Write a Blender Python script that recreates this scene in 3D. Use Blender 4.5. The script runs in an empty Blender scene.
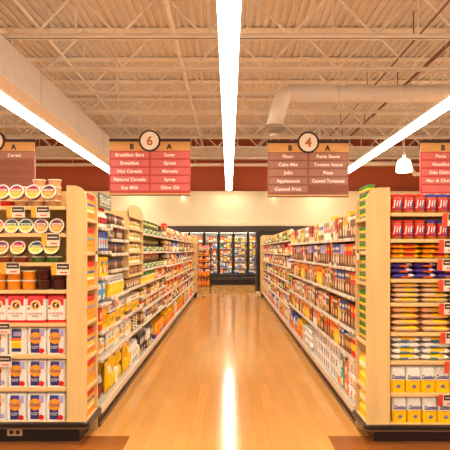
LAMP = 18.0; AMB = 0.5; EXPO = 0.6; UP = 0.09
import bpy, math, random
from mathutils import Vector, Matrix

C = bpy.context.scene.collection
SC = bpy.context.scene
PI = math.pi
R = random.Random(7)

# ------------------------------------------------------------------ colours and materials
def lin(c):
    c = c / 255.0
    return c / 12.92 if c <= 0.04045 else ((c + 0.055) / 1.055) ** 2.4

PAL = dict(
    white=(238, 234, 226), cream=(236, 222, 190), ivory=(244, 236, 212), yellow=(250, 198, 4), lemon=(252, 226, 70),
    amber=(245, 165, 25), orange=(242, 115, 20), red=(214, 30, 24), crimson=(170, 22, 28), maroon=(84, 20, 20), brown=(120, 72, 40),
    tan=(196, 148, 98), beige=(222, 196, 156), choc=(74, 42, 26), black=(22, 20, 20), charcoal=(52, 48, 46), grey=(140, 136, 132),
    silver=(196, 194, 190), navy=(34, 44, 120), blue=(42, 84, 178), sky=(90, 160, 214), violet=(72, 50, 150), lilac=(170, 160, 205),
    teal=(52, 160, 150), green=(52, 140, 44), forest=(36, 84, 42), lime=(140, 180, 50), pink=(232, 130, 140), peach=(240, 180, 130),
    peanut=(178, 104, 44), salsa=(138, 58, 30), herb=(74, 104, 34), pumpkin=(240, 148, 20), plum=(70, 14, 22), sage=(98, 122, 92))

_m = {}
def principled(name, rough=0.5, coat=0.0, metallic=0.0, spec=0.5):
    m = bpy.data.materials.new(name); m.use_nodes = True
    b = m.node_tree.nodes['Principled BSDF']
    b.inputs['Roughness'].default_value = rough
    b.inputs['Metallic'].default_value = metallic
    b.inputs['Specular IOR Level'].default_value = spec
    b.inputs['Coat Weight'].default_value = coat
    return m, m.node_tree, b

def noisy(nt, b, rgb, amount=0.08, scale=(9, 9, 9), detail=3.0):
    """base colour varied slightly by object-space noise"""
    tc = nt.nodes.new('ShaderNodeTexCoord'); mp = nt.nodes.new('ShaderNodeMapping'); nz = nt.nodes.new('ShaderNodeTexNoise')
    mp.inputs['Scale'].default_value = scale
    nz.inputs['Scale'].default_value = 1.0; nz.inputs['Detail'].default_value = detail
    rp = nt.nodes.new('ShaderNodeValToRGB')
    l = [lin(c) for c in rgb]
    rp.color_ramp.elements[0].position = 0.3; rp.color_ramp.elements[1].position = 0.7
    rp.color_ramp.elements[0].color = (*[c * (1 - amount) for c in l], 1)
    rp.color_ramp.elements[1].color = (*[min(1, c * (1 + amount)) for c in l], 1)
    nt.links.new(tc.outputs['Object'], mp.inputs['Vector']); nt.links.new(mp.outputs['Vector'], nz.inputs['Vector'])
    nt.links.new(nz.outputs['Fac'], rp.inputs['Fac']); nt.links.new(rp.outputs['Color'], b.inputs['Base Color'])

def ink(c):
    """printed card, paper or plastic of a named colour"""
    if c not in _m:
        m, nt, b = principled('printed_' + c, 0.42)
        noisy(nt, b, PAL[c], 0.06, (30, 30, 30))
        _m[c] = m
    return _m[c]

def solid(name, rgb, rough=0.5, coat=0.0, metallic=0.0, amount=0.05, scale=(6, 6, 6), spec=0.5):
    if name not in _m:
        m, nt, b = principled(name, rough, coat, metallic, spec)
        noisy(nt, b, rgb, amount, scale)
        _m[name] = m
    return _m[name]

def emit(name, rgb, strength):
    if name not in _m:
        m = bpy.data.materials.new(name); m.use_nodes = True
        nt = m.node_tree; nt.nodes.clear()
        e = nt.nodes.new('ShaderNodeEmission'); o = nt.nodes.new('ShaderNodeOutputMaterial')
        e.inputs['Color'].default_value = (*rgb, 1); e.inputs['Strength'].default_value = strength
        nt.links.new(e.outputs[0], o.inputs[0]); _m[name] = m
    return _m[name]

def wood(name, rgb, axis_scale, amount=0.10, rough=0.4, coat=0.15):
    m, nt, b = principled(name, rough, coat)
    noisy(nt, b, rgb, amount, axis_scale, 6.0)
    _m[name] = m
    return m

def floor_mat(name, rgb, w, h, along_y=True, amount=0.07, rough=0.12):
    m, nt, b = principled(name, rough, 0.0, 0.0, 0.15)
    tc = nt.nodes.new('ShaderNodeTexCoord'); mp = nt.nodes.new('ShaderNodeMapping')
    mp.inputs['Rotation'].default_value = (0, 0, PI / 2 if along_y else 0)
    br = nt.nodes.new('ShaderNodeTexBrick')
    br.offset = 0.37; br.offset_frequency = 2
    l = [lin(c) for c in rgb]
    br.inputs['Color1'].default_value = (*[c * (1 - amount) for c in l], 1)
    br.inputs['Color2'].default_value = (*[c * (1 + amount) for c in l], 1)
    br.inputs['Mortar'].default_value = (*[c * 0.72 for c in l], 1)
    br.inputs['Scale'].default_value = 1.0
    br.inputs['Mortar Size'].default_value = 0.0016
    br.inputs['Mortar Smooth'].default_value = 0.3
    br.inputs['Brick Width'].default_value = w; br.inputs['Row Height'].default_value = h
    nz = nt.nodes.new('ShaderNodeTexNoise'); mp2 = nt.nodes.new('ShaderNodeMapping')
    mp2.inputs['Scale'].default_value = (60, 1.6, 1) if along_y else (1.6, 60, 1)
    nz.inputs['Scale'].default_value = 1.0; nz.inputs['Detail'].default_value = 5
    mx = nt.nodes.new('ShaderNodeMix'); mx.data_type = 'RGBA'; mx.blend_type = 'MULTIPLY'
    mx.inputs[0].default_value = 1.0
    rp = nt.nodes.new('ShaderNodeValToRGB')
    rp.color_ramp.elements[0].position = 0.3; rp.color_ramp.elements[1].position = 0.75
    rp.color_ramp.elements[0].color = (0.92, 0.90, 0.87, 1); rp.color_ramp.elements[1].color = (1.04, 1.03, 1.02, 1)
    nt.links.new(tc.outputs['Object'], mp.inputs['Vector']); nt.links.new(mp.outputs['Vector'], br.inputs['Vector'])
    nt.links.new(tc.outputs['Object'], mp2.inputs['Vector']); nt.links.new(mp2.outputs['Vector'], nz.inputs['Vector'])
    nt.links.new(nz.outputs['Fac'], rp.inputs['Fac'])
    nt.links.new(br.outputs['Color'], mx.inputs[6]); nt.links.new(rp.outputs['Color'], mx.inputs[7])
    nt.links.new(mx.outputs[2], b.inputs['Base Color'])
    n2 = nt.nodes.new('ShaderNodeTexNoise'); n2.inputs['Scale'].default_value = 2.2; n2.inputs['Detail'].default_value = 2
    mr = nt.nodes.new('ShaderNodeMapRange')
    mr.inputs['To Min'].default_value = rough * 0.8; mr.inputs['To Max'].default_value = rough * 1.3
    nt.links.new(tc.outputs['Object'], n2.inputs['Vector']); nt.links.new(n2.outputs['Fac'], mr.inputs['Value'])
    nt.links.new(mr.outputs['Result'], b.inputs['Roughness'])
    bp = nt.nodes.new('ShaderNodeBump'); bp.inputs['Strength'].default_value = 0.02; bp.inputs['Distance'].default_value = 0.01
    nt.links.new(n2.outputs['Fac'], bp.inputs['Height']); nt.links.new(bp.outputs['Normal'], b.inputs['Normal'])
    _m[name] = m
    return m

# ------------------------------------------------------------------ mesh building
def M_(c):
    return c if not isinstance(c, str) else (_m[c] if c in _m and c not in PAL else ink(c))

class MB:
    def __init__(self): self.v = []; self.f = []; self.m = []; self.s = []
    def vert(self, p): self.v.append(tuple(p)); return len(self.v) - 1
    def face(self, idx, c, smooth=False): self.f.append(tuple(idx)); self.m.append(c); self.s.append(smooth)
    def poly(self, pts, c, smooth=False): self.face([self.vert(p) for p in pts], c, smooth)
    def loft(self, loops, cols, cap0=None, cap1=None, smooth=False, closed=True):
        n = len(loops[0]); ids = [[self.vert(p) for p in l] for l in loops]
        for i in range(len(loops) - 1):
            c = cols[i] if isinstance(cols, (list, tuple)) else cols
            for j in range(n if closed else n - 1):
                k = (j + 1) % n
                self.face((ids[i][j], ids[i][k], ids[i + 1][k], ids[i + 1][j]), c, smooth)
        if cap0: self.face(ids[0][::-1], cap0)
        if cap1: self.face(ids[-1], cap1)
    def box(self, x0, x1, y0, y1, z0, z1, c, ch=0.0):
        if x1 < x0: x0, x1 = x1, x0
        if y1 < y0: y0, y1 = y1, y0
        if z1 < z0: z0, z1 = z1, z0
        ch = min(ch, (x1 - x0) * .3, (y1 - y0) * .3, (z1 - z0) * .3)
        if ch <= 0:
            p = [(x, y, z) for z in (z0, z1) for x, y in ((x0, y0), (x1, y0), (x1, y1), (x0, y1))]
            i = [self.vert(q) for q in p]
            for q in ((3, 2, 1, 0), (4, 5, 6, 7), (0, 1, 5, 4), (1, 2, 6, 5), (2, 3, 7, 6), (3, 0, 4, 7)):
                self.face([i[a] for a in q], c)
            return
        def ring(e, z):
            a, b = x0 + e, x1 - e; d, g = y0 + e, y1 - e
            k = ch
            return [(a + k, d, z), (b - k, d, z), (b, d + k, z), (b, g - k, z), (b - k, g, z), (a + k, g, z), (a, g - k, z), (a, d + k, z)]
        self.loft([ring(ch * .7, z0), ring(0, z0 + ch * .7), ring(0, z1 - ch * .7), ring(ch * .7, z1)], c, c, c)
    def tube(self, p0, p1, r, c, seg=8, r1=None):
        p0, p1 = Vector(p0), Vector(p1); d = (p1 - p0).normalized()
        u = d.orthogonal().normalized(); w = d.cross(u)
        r1 = r if r1 is None else r1
        l0 = [p0 + (u * math.cos(a) + w * math.sin(a)) * r for a in (2 * PI * i / seg for i in range(seg))]
        l1 = [p1 + (u * math.cos(a) + w * math.sin(a)) * r1 for a in (2 * PI * i / seg for i in range(seg))]
        self.loft([l0, l1], c, c, c, True)
    def bar(self, p0, p1, w, h, c):
        """square bar between two points"""
        p0, p1 = Vector(p0), Vector(p1); d = (p1 - p0).normalized()
        u = Vector((0, 1, 0)) if abs(d.y) < .9 else Vector((1, 0, 0))
        u = (u - d * u.dot(d)).normalized(); t = d.cross(u)
        q = [u * w / 2 + t * h / 2, -u * w / 2 + t * h / 2, -u * w / 2 - t * h / 2, u * w / 2 - t * h / 2]
        self.loft([[p0 + a for a in q], [p1 + a for a in q]], c, c, c)
    def lathe(self, prof, cols, seg=16, cap0=None, cap1=None, at=(0, 0)):
        loops = [[(at[0] + r * math.cos(2 * PI * i / seg), at[1] + r * math.sin(2 * PI * i / seg), z) for i in range(seg)] for r, z in prof]
        self.loft(loops, cols, cap0, cap1, True)
    def mesh(self, name):
        me = bpy.data.meshes.new(name)
        me.from_pydata(self.v, [], self.f)
        keys = []
        for c in self.m:
            if c not in keys: keys.append(c)
        for c in keys: me.materials.append(M_(c))
        ix = {c: i for i, c in enumerate(keys)}
        me.polygons.foreach_set('material_index', [ix[c] for c in self.m])
        me.polygons.foreach_set('use_smooth', self.s)
        me.validate(); me.update()
        return me

def link(name, me, parent=None, loc=None):
    o = bpy.data.objects.new(name, me); C.objects.link(o)
    if parent is not None: o.parent = parent
    if loc is not None: o.location = loc
    return o
def part(name, mb, parent, loc=None, label=None):
    o = link(name, mb.mesh(name) if isinstance(mb, MB) else mb, parent, loc)
    if label: o['label'] = label
    return o
def tag(o, label, cat, group=None, kind=None):
    o['label'] = label; o['category'] = cat
    if group: o['group'] = group
    if kind: o['kind'] = kind
    return o
def thing(name, label, cat, loc=(0, 0, 0), rz=0.0, group=None):
    o = bpy.data.objects.new(name, None); C.objects.link(o); o.empty_display_size = .1
    o.location = loc; o.rotation_euler = (0, 0, rz)
    return tag(o, label, cat, group)
def struct(name, mb, label, cat):
    return tag(link(name, mb.mesh(name)), label, cat, None, 'structure')

_txt = {}
def text_pts(s, bold=0.0):
    """flat outline triangles of a word: (verts 2d, faces), normalised to height of capitals = 1, centred"""
    k = (s, bold)
    if k in _txt: return _txt[k]
    cu = bpy.data.curves.new('lettering', 'FONT'); cu.body = s; cu.align_x = 'CENTER'; cu.resolution_u = 3; cu.offset = bold; cu.space_character = 1.08
    o = bpy.data.objects.new('lettering', cu); C.objects.link(o)
    dg = bpy.context.evaluated_depsgraph_get(); dg.update()
    me = bpy.data.meshes.new_from_object(o.evaluated_get(dg))
    vs = [(v.co.x, v.co.y) for v in me.vertices]; fs = [tuple(p.vertices) for p in me.polygons]
    bpy.data.objects.remove(o); bpy.data.meshes.remove(me); bpy.data.curves.remove(cu)
    x0, x1 = min(v[0] for v in vs), max(v[0] for v in vs)
    h = 0.69
    vs = [((x - (x0 + x1) / 2) / h, (y - h / 2) / h) for x, y in vs]
    _txt[k] = (vs, fs, (x1 - x0) / h)
    return _txt[k]

class Art:
    """flat printing laid on a surface: S(x, z, lift) gives the 3d point"""
    def __init__(self, mb, S): self.mb = mb; self.S = S; self.k = 1
    def rect(self, x0, z0, x1, z1, c, nx=4, nz=4, shear=0.0):
        lift = 0.0008 * self.k; self.k += 1
        g = [[self.mb.vert(self.S(x0 + (x1 - x0) * i / nx + shear * (z0 + (z1 - z0) * j / nz - z0), z0 + (z1 - z0) * j / nz, lift)) for i in range(nx + 1)] for j in range(nz + 1)]
        for j in range(nz):
            for i in range(nx): self.mb.face((g[j][i], g[j][i + 1], g[j + 1][i + 1], g[j + 1][i]), c)
    def disc(self, cx, cz, rx, rz, c, seg=20):
        lift = 0.0008 * self.k; self.k += 1
        ctr = self.mb.vert(self.S(cx, cz, lift)); prev = None
        for t in (.5, 1.0):
            ring = [self.mb.vert(self.S(cx + rx * t * math.cos(2 * PI * i / seg), cz + rz * t * math.sin(2 * PI * i / seg), lift)) for i in range(seg)]
            for i in range(seg):
                j = (i + 1) % seg
                self.mb.face((ctr, ring[i], ring[j]) if prev is None else (prev[i], ring[i], ring[j], prev[j]), c)
            prev = ring
    def text(self, s, cx, cz, h, c, maxw=None, bold=0.02, slant=0.0):
        lift = 0.0008 * self.k; self.k += 1
        vs, fs, w = text_pts(s, bold)
        sx = h if not maxw or w * h <= maxw else maxw / w
        b = len(self.mb.v)
        for x, z in vs: self.mb.vert(self.S(cx + x * sx + slant * z * h, cz + z * h, lift))
        for f in fs: self.mb.face([b + i for i in f], c)
def plane_S(y): return lambda x, z, l: (x, y - l, z)
def cyl_S(r): return lambda x, z, l: ((r + l) * math.sin(x / r), -(r + l) * math.cos(x / r), z)

def rrect(w, d, c):
    a, b = w / 2, d / 2
    return [(-a + c, -b), (a - c, -b), (a, -b + c), (a, b - c), (a - c, b), (-a + c, b), (-a, b - c), (-a, -b + c)]

# ------------------------------------------------------------------ product models (front faces local -Y)
class Model:
    def __init__(self, name, look, plural, cat, me, parts=(), size=(.1, .1, .1)):
        self.name, self.look, self.plural, self.cat, self.me, self.parts, self.size = name, look, plural, cat, me, parts, size

def carton(name, look, w, d, h, bands, art=(), cat='box', plural=None):
    """bands: [(top z as share of h, colour)] from the bottom up; art: (kind, x0,z0,x1,z1 as shares, colour)"""
    mb = MB(); ch = min(.004, w * .06)
    zs = [(0, bands[0][1])]; loops = []; cols = []
    def ring(e, z): return [(x, y, z) for x, y in rrect(w - 2 * e, d - 2 * e, ch)]
    loops.append(ring(ch * .6, 0)); loops.append(ring(0, ch * .6)); cols.append(bands[0][1])
    for s, c in bands:
        z = min(s * h, h - ch * .6); loops.append(ring(0, z)); cols.append(c)
    loops.append(ring(ch * .6, h)); cols.append(bands[-1][1])
    mb.loft(loops, cols, bands[0][1], bands[-1][1])
    mb.box(-w / 2 + ch, w / 2 - ch, -.001, .001, h - .0005, h + .0006, 'cream')          # glued seam of the top flaps
    for side in (0, 1):
        if side == 0: S = plane_S(-d / 2); ww = w
        else: S = (lambda x, z, l: (-w / 2 - l, x, z)); ww = d
        a = Art(mb, S)
        for k, x0, z0, x1, z1, c in art:
            X0, X1 = (x0 - .5) * ww * .96, (x1 - .5) * ww * .96
            if side: X0, X1 = -X1, -X0
            if k == 'disc': a.disc((X0 + X1) / 2, (z0 + z1) / 2 * h, abs(X1 - X0) / 2, (z1 - z0) * h / 2, c, 14)
            elif side == 0: a.rect(X0, z0 * h, X1, z1 * h, c, 1, 1)
            else: a.rect(X1, z0 * h, X0, z1 * h, c, 1, 1)
    return Model(name, look, plural or look + ' boxes', cat, mb.mesh(name), (), (w, d, h))

def jar(name, look, r, h, glass, lid, label, lid_r=None, cat='jar', seg=14, split=False, lid_h=.17, bands=(), plural=None):
    """glass/plastic jar: body with a wrap label, ribbed lid"""
    lh = h * lid_h; bz = h - lh
    lr = lid_r or r * .86
    b = MB()
    prof = [(r * .86, 0), (r, r * .16), (r, bz * .2), (r * 1.005, bz * .2), (r * 1.005, bz * .8), (r, bz * .8), (r, bz * .88), (lr * .92, bz * .985), (lr * .92, bz)]
    cols = [glass, glass, label, label, label, glass, glass, glass]
    b.lathe(prof, cols, seg, glass, glass)
    for z0, z1, c in bands:
        b.lathe([(r * 1.01, z0 * h), (r * 1.014, z0 * h), (r * 1.014, z1 * h), (r * 1.01, z1 * h)], c, seg)
    l = MB()
    l.lathe([(lr, bz), (lr, h - .003), (lr * .93, h)], lid, seg, lid, lid)
    parts = ()
    if split:
        me = b.mesh(name); parts = (('lid', l.mesh('lid')),)
    else:
        o = len(b.v); b.v += l.v; b.f += [tuple(i + o for i in f) for f in l.f]; b.m += l.m; b.s += l.s
        me = b.mesh(name)
    return Model(name, look, plural or look + 's', cat, me, parts, (2 * max(r, lr), 2 * max(r, lr), h))

def can(name, look, r, h, label, band, metal='silver', lid=None, cat='can', bands=(), plural=None):
    b = MB(); lid = lid or metal
    prof = [(r * .94, 0), (r, .003), (r, .008), (r * .98, .010), (r * .98, h * .32), (r * .98, h * .68), (r * .98, h - .010), (r, h - .008), (r, h - .003), (r * .93, h), (r * .91, h - .003)]
    b.lathe(prof, [metal, metal, metal, label, band, label, lid, lid, lid, lid], 14, metal, lid)
    for z0, z1, c in bands:
        b.lathe([(r * .985, z0 * h), (r * .995, z0 * h), (r * .995, z1 * h), (r * .985, z1 * h)], c, 14)
    return Model(name, look, plural or look + 's', cat, b.mesh(name), (), (2 * r, 2 * r, h))

def bottle(name, look, r, h, body, cap, label, cat='bottle', plural=None):
    b = MB()
    prof = [(r * .9, 0), (r, h * .03), (r, h * .18), (r, h * .5), (r * .98, h * .6), (r * .42, h * .78), (r * .36, h * .84), (r * .44, h * .84), (r * .44, h * .98), (r * .38, h)]
    b.lathe(prof, [body, body, label, body, body, body, cap, cap, cap], 12, body, cap)
    return Model(name, look, plural or look + 's', cat, b.mesh(name), (), (2 * r, 2 * r, h))

def bag(name, look, w, d, h, bands, art=None, cat='bag', seed=1, split=False, plural=None, fold=True):
    """standing paper bag: softly bulging block with a folded-over top; art(Art, w, h) prints the front"""
    rg = random.Random(seed); mb = MB(); c0 = min(.014, d * .22)
    N = 10; zs = [i / N for i in range(N + 1)]
    df = [(.93 + .10 * math.sin(PI * min(1, z * 1.05)) + rg.uniform(-.012, .012)) if z < .93 else .80 for z in zs]
    wf = [.97 + .04 * math.sin(PI * z) + rg.uniform(-.006, .006) for z in zs]
    loops = []; cols = []
    for i, z in enumerate(zs):
        loops.append([(x * wf[i] + rg.uniform(-.0012, .0012), y * df[i], z * h * .95) for x, y in rrect(w, d, c0)])
        if i:
            zz = (zs[i - 1] + z) / 2
            cols.append(next((c for s, c in bands if zz <= s), bands[-1][1]))
    top = bands[-1][1]
    loops.append([(x * .96, y * .45, h * .985) for x, y in rrect(w, d, c0)]); cols.append(top)
    loops.append([(x * .95, y * .16 - d * .04, h) for x, y in rrect(w, d, c0)]); cols.append(top)
    mb.loft(loops, cols, bands[0][1], top)
    if fold: mb.box(-w * .46, w * .46, -d * .12, d * .05, h * .985, h * 1.004, top, .002)
    def S(x, z, l):
        t = max(0, min(N - 1e-6, z / (h * .95) * N)); i = int(t); f = t - i
        return (x, -(d / 2) * (df[i] * (1 - f) + df[i + 1] * f) - l - .0006, z)
    parts = ()
    if art:
        if split:
            pm = MB(); art(Art(pm, S), w, h); parts = (('printed_panel', pm.mesh('printed_panel')),)
        else:
            art(Art(mb, S), w, h)
    return Model(name, look, plural or look + 's', cat, mb.mesh(name), parts, (w, d * 1.02, h))

def pillow(name, look, w, l, t, top, under, art=(), cat='packet', seed=1, standing=False, plural=None):
    """sealed plastic packet; lying: width x, length y, thickness z. standing: crimped seal up"""
    rg = random.Random(seed); mb = MB(); nx, ny = 10, (8 if standing else 12)
    ph = [rg.uniform(0, 6) for _ in range(4)]
    def thick(u, v):
        e = max(0, 1 - abs(u) ** 5) * max(0, 1 - abs(v) ** (3 if standing else 14))
        return e ** (.6 if standing else .27) * (1 + .14 * math.sin(5 * u + ph[0]) * math.sin(4 * v + ph[1]) + .08 * math.sin(11 * u + ph[2] + 3 * v)) / 1.2
    def P(u, v, s):
        z = thick(u, v) * t / 2 * s
        x = u * w / 2 * (1 - .03 * (1 - abs(u)) * math.sin(7 * v + ph[3])); y = v * l / 2 * (1 + .02 * math.sin(6 * u + ph[0]))
        return (x, -z, y + l / 2) if standing else (x, y, z + t * .5)
    def colour(u, v, s):
        for u0, v0, u1, v1, c, side in art:
            if u0 <= u <= u1 and v0 <= v <= v1 and side in (0, s): return c
        return top if s > 0 else under
    for s in (1, -1):
        q_ = lambda t: math.sin(PI / 2 * t) if not standing else t
        g = [[mb.vert(P(-1 + 2 * i / nx, q_(-1 + 2 * j / ny), s)) for i in range(nx + 1)] for j in range(ny + 1)]
        for j in range(ny):
            for i in range(nx):
                q = (g[j][i], g[j][i + 1], g[j + 1][i + 1], g[j + 1][i])
                if (s < 0): q = q[::-1]
                mb.face(q, colour(-1 + 2 * (i + .5) / nx, q_(-1 + 2 * (j + .5) / ny), s), True)
    return Model(name, look, plural or look + 's', cat, mb.mesh(name), (), (w, t * 1.05 if standing else l, l if standing else t))

_zc = {}
def min_max_z(me, rx, ry):
    k = (me.name, round(rx, 3), round(ry, 3))
    if k not in _zc:
        mt = Matrix.Rotation(ry, 3, 'Y') @ Matrix.Rotation(rx, 3, 'X')
        zz = [(mt @ v.co).z for v in me.vertices]; _zc[k] = (min(zz), max(zz))
    return _zc[k]
def put(model, x, y, z, rz, label, group, rx=0.0, ry=0.0):
    """stand one product with its lowest point on z"""
    lo = min([min_max_z(model.me, rx, ry)[0]] + [min_max_z(p[1], rx, ry)[0] for p in model.parts]) if (rx or ry) else min([min_max_z(model.me, 0, 0)[0]])
    o = link(model.name, model.me, None, (x, y, z - lo + .0005)); o.rotation_euler = (rx, ry, rz)
    tag(o, label, model.cat, group)
    for n, me in model.parts:
        c = link(n, me, o)
    return o

ONES = 'zeroth first second third fourth fifth sixth seventh eighth ninth tenth eleventh twelfth thirteenth fourteenth fifteenth sixteenth seventeenth eighteenth nineteenth'.split()
TENS = {2: 'twenty', 3: 'thirty', 4: 'forty', 5: 'fifty', 6: 'sixty', 7: 'seventy', 8: 'eighty', 9: 'ninety'}
TENTH = {2: 'twentieth', 3: 'thirtieth', 4: 'fortieth', 5: 'fiftieth', 6: 'sixtieth', 7: 'seventieth', 8: 'eightieth', 9: 'ninetieth'}
def nth(n):
    if n < 20: return ONES[n]
    return TENTH[n // 10] if n % 10 == 0 else TENS[n // 10] + '-' + ONES[n % 10]
# ------------------------------------------------------------------ the shared surfaces
wood('maple', (226, 190, 126), (14, 14, 1.2), .09)
wood('maple_edge', (232, 192, 130), (2, 2, 9), .08)
wood('sign_wood', (206, 150, 84), (1.2, 6, 9), .10)
floor_mat('floor_planks', (220, 160, 86), 0.95, 0.105)
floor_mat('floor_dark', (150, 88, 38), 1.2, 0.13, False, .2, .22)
solid('deck_paint', (206, 194, 182), .6, amount=.04)
solid('steel_paint', (228, 216, 202), .55, amount=.04)
solid('conduit', (120, 82, 56), .5)
solid('duct_paint', (212, 196, 180), .5, amount=.04)
solid('wall_cream', (228, 208, 168), .8, amount=.02, scale=(.6, .6, .6))
solid('wall_terracotta', (172, 80, 44), .8, amount=.04, scale=(.6, .6, .6))
solid('pipe_white', (240, 226, 206), .4)
solid('rack_white', (186, 174, 154), .4)
solid('rack_back', (112, 96, 78), .6)
solid('rail_white', (222, 210, 190), .3)
solid('kick_black', (26, 20, 18), .35)
solid('kick_laminate', (44, 22, 18), .3)
solid('bumper', (30, 23, 20), .3)
solid('bumper_bright', (112, 82, 58), .3)
solid('case_black', (30, 22, 20), .35)
solid('case_brown', (58, 42, 36), .4)
solid('case_inside', (230, 226, 214), .5)
solid('wire_black', (24, 22, 22), .35, metallic=.3)
solid('sign_dark', (48, 24, 20), .5)
solid('sign_red', (182, 52, 46), .5)
solid('plaque_red', (202, 94, 88), .5)
solid('sign_brown', (138, 80, 58), .5)
solid('plaque_brown', (160, 108, 88), .5)
solid('plaque_blank', (134, 70, 44), .5)
solid('sign_white', (238, 222, 206), .5)
solid('letter_cream', (250, 238, 224), .5)
solid('letter_dark', (44, 22, 16), .5)
solid('letter_gold', (188, 104, 30), .5)
solid('outlet_plate', (206, 172, 126), .4)
solid('outlet_face', (62, 40, 28), .4)
solid('tag_yellow', (236, 178, 60), .4)
solid('tag_dark', (70, 52, 46), .4)
solid('tag_white', (240, 230, 214), .4)
solid('tag_red', (226, 76, 44), .4)
solid('header_green', (92, 104, 76), .5)
emit('tube_glow', (1.0, .90, .74), LAMP)
emit('added_ceiling_glow', (1.0, .90, .74), LAMP * UP)  # added fill emission for the roof deck, not a lamp of its own
emit('down_glow', (1.0, .82, .58), 14.0)
emit('case_glow', (1.0, .86, .66), 14.0)
emit('bell_glow', (1.0, .84, .62), 7.0)

def glass_mat():
    m = bpy.data.materials.new('door_glass'); m.use_nodes = True
    nt = m.node_tree; nt.nodes.clear()
    o = nt.nodes.new('ShaderNodeOutputMaterial'); mx = nt.nodes.new('ShaderNodeMixShader')
    t = nt.nodes.new('ShaderNodeBsdfTransparent'); g = nt.nodes.new('ShaderNodeBsdfGlossy'); fr = nt.nodes.new('ShaderNodeFresnel')
    g.inputs['Roughness'].default_value = .03; fr.inputs['IOR'].default_value = 1.45
    t.inputs['Color'].default_value = (.94, .95, .94, 1)
    nt.links.new(fr.outputs[0], mx.inputs[0]); nt.links.new(t.outputs[0], mx.inputs[1]); nt.links.new(g.outputs[0], mx.inputs[2])
    nt.links.new(mx.outputs[0], o.inputs[0]); _m['door_glass'] = m
glass_mat()

# ------------------------------------------------------------------ the setting
YW = 23.75; ZD = 6.5; JOIST_Z = 5.59
mb = MB(); mb.box(-14, 14, -9, YW + .3, -.12, 0, 'floor_planks'); struct('floor', mb, 'light wood plank floor with a glossy finish', 'floor')
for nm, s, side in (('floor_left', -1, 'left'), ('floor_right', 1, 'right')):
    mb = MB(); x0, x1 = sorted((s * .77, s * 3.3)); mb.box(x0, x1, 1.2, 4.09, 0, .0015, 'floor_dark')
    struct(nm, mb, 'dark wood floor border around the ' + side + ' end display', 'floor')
mb = MB(); mb.box(-14, 14, YW, YW + .2, 4.03, ZD + .2, 'wall_terracotta'); struct('wall_upper', mb, 'terracotta upper wall at the far end of the store', 'wall')
mb = MB(); mb.box(-14, 14, YW - .45, YW + .2, 0, 4.0, 'wall_cream'); struct('wall_back', mb, 'cream lower wall behind the freezer doors', 'wall')
mb = MB(); mb.box(-14, 14, YW - .5, YW - .0, 4.0, 4.05, 'wall_cream'); mb.box(-14, 14, YW - .49, YW - .45, 3.93, 4.0, 'wall_cream')
struct('trim_1', mb, 'cream ledge between the cream and the terracotta wall', 'trim')
mb = MB(); mb.box(-14, 14, YW - .56, YW - .45, 2.52, 2.66, 'wall_cream'); struct('trim_2', mb, 'cream ledge running above the freezer case', 'trim')

# fluted steel deck
mb = MB(); p = .178; prof = []; n = int(28 / p)
for i in range(n):
    x = -14 + i * p
    prof += [(x, 0), (x + .086, 0), (x + .093, .034), (x + .171, .034)]
prof.append((14, 0))
ids = [[mb.vert((x, y, ZD + z)) for x, z in prof] for y in (-9, YW)]
for i in range(len(prof) - 1): mb.face((ids[0][i + 1], ids[0][i], ids[1][i], ids[1][i + 1]), 'deck_paint')
mb.box(-14, 14, -9, YW + .2, ZD + .16, ZD + .3, 'deck_paint')
struct('ceiling', mb, 'fluted metal roof deck over the steel joists', 'ceiling')

def joist(i, y):
    t = thing('roof_joist', f'open web steel roof joist crossing the ceiling, {nth(i + 1)} from the front', 'joist', (0, y, 0), 0, 'steel roof joists')
    a = MB()
    for s in (-1, 1): a.box(-13, 13, s * .004, s * .115, ZD - .04, ZD - .003, 'steel_paint')
    part('top_chord', a, t)
    a = MB()
    for s in (-1, 1):
        a.box(-13, 13, s * .012, s * .080, JOIST_Z - .035, JOIST_Z - .022, 'steel_paint'); a.box(-13, 13, s * .012, s * .024, JOIST_Z - .035, JOIST_Z + .045, 'steel_paint')
    part('bottom_chord', a, t)
    a = MB(); half = .83; k = 0; x = -12.45 + (.35 if i % 2 else 0)
    while x + half < 12.9:
        za, zb = (JOIST_Z, ZD - .05) if k % 2 == 0 else (ZD - .05, JOIST_Z)
        a.bar((x, 0, za), (x + half, 0, zb), .035, .035, 'steel_paint')
        if k % 2 == 1: a.bar((x, 0, JOIST_Z), (x, 0, ZD - .05), .022, .022, 'steel_paint') if False else None
        if k % 2 == 0: a.bar((x + half, 0, JOIST_Z), (x + half, 0, ZD - .05), .022, .022, 'steel_paint')
        x += half; k += 1
    part('web', a, t)
JY = [10.19 + 1.83 * k for k in range(-3, 8)]
for i, y in enumerate(JY): joist(i, y)

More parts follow.
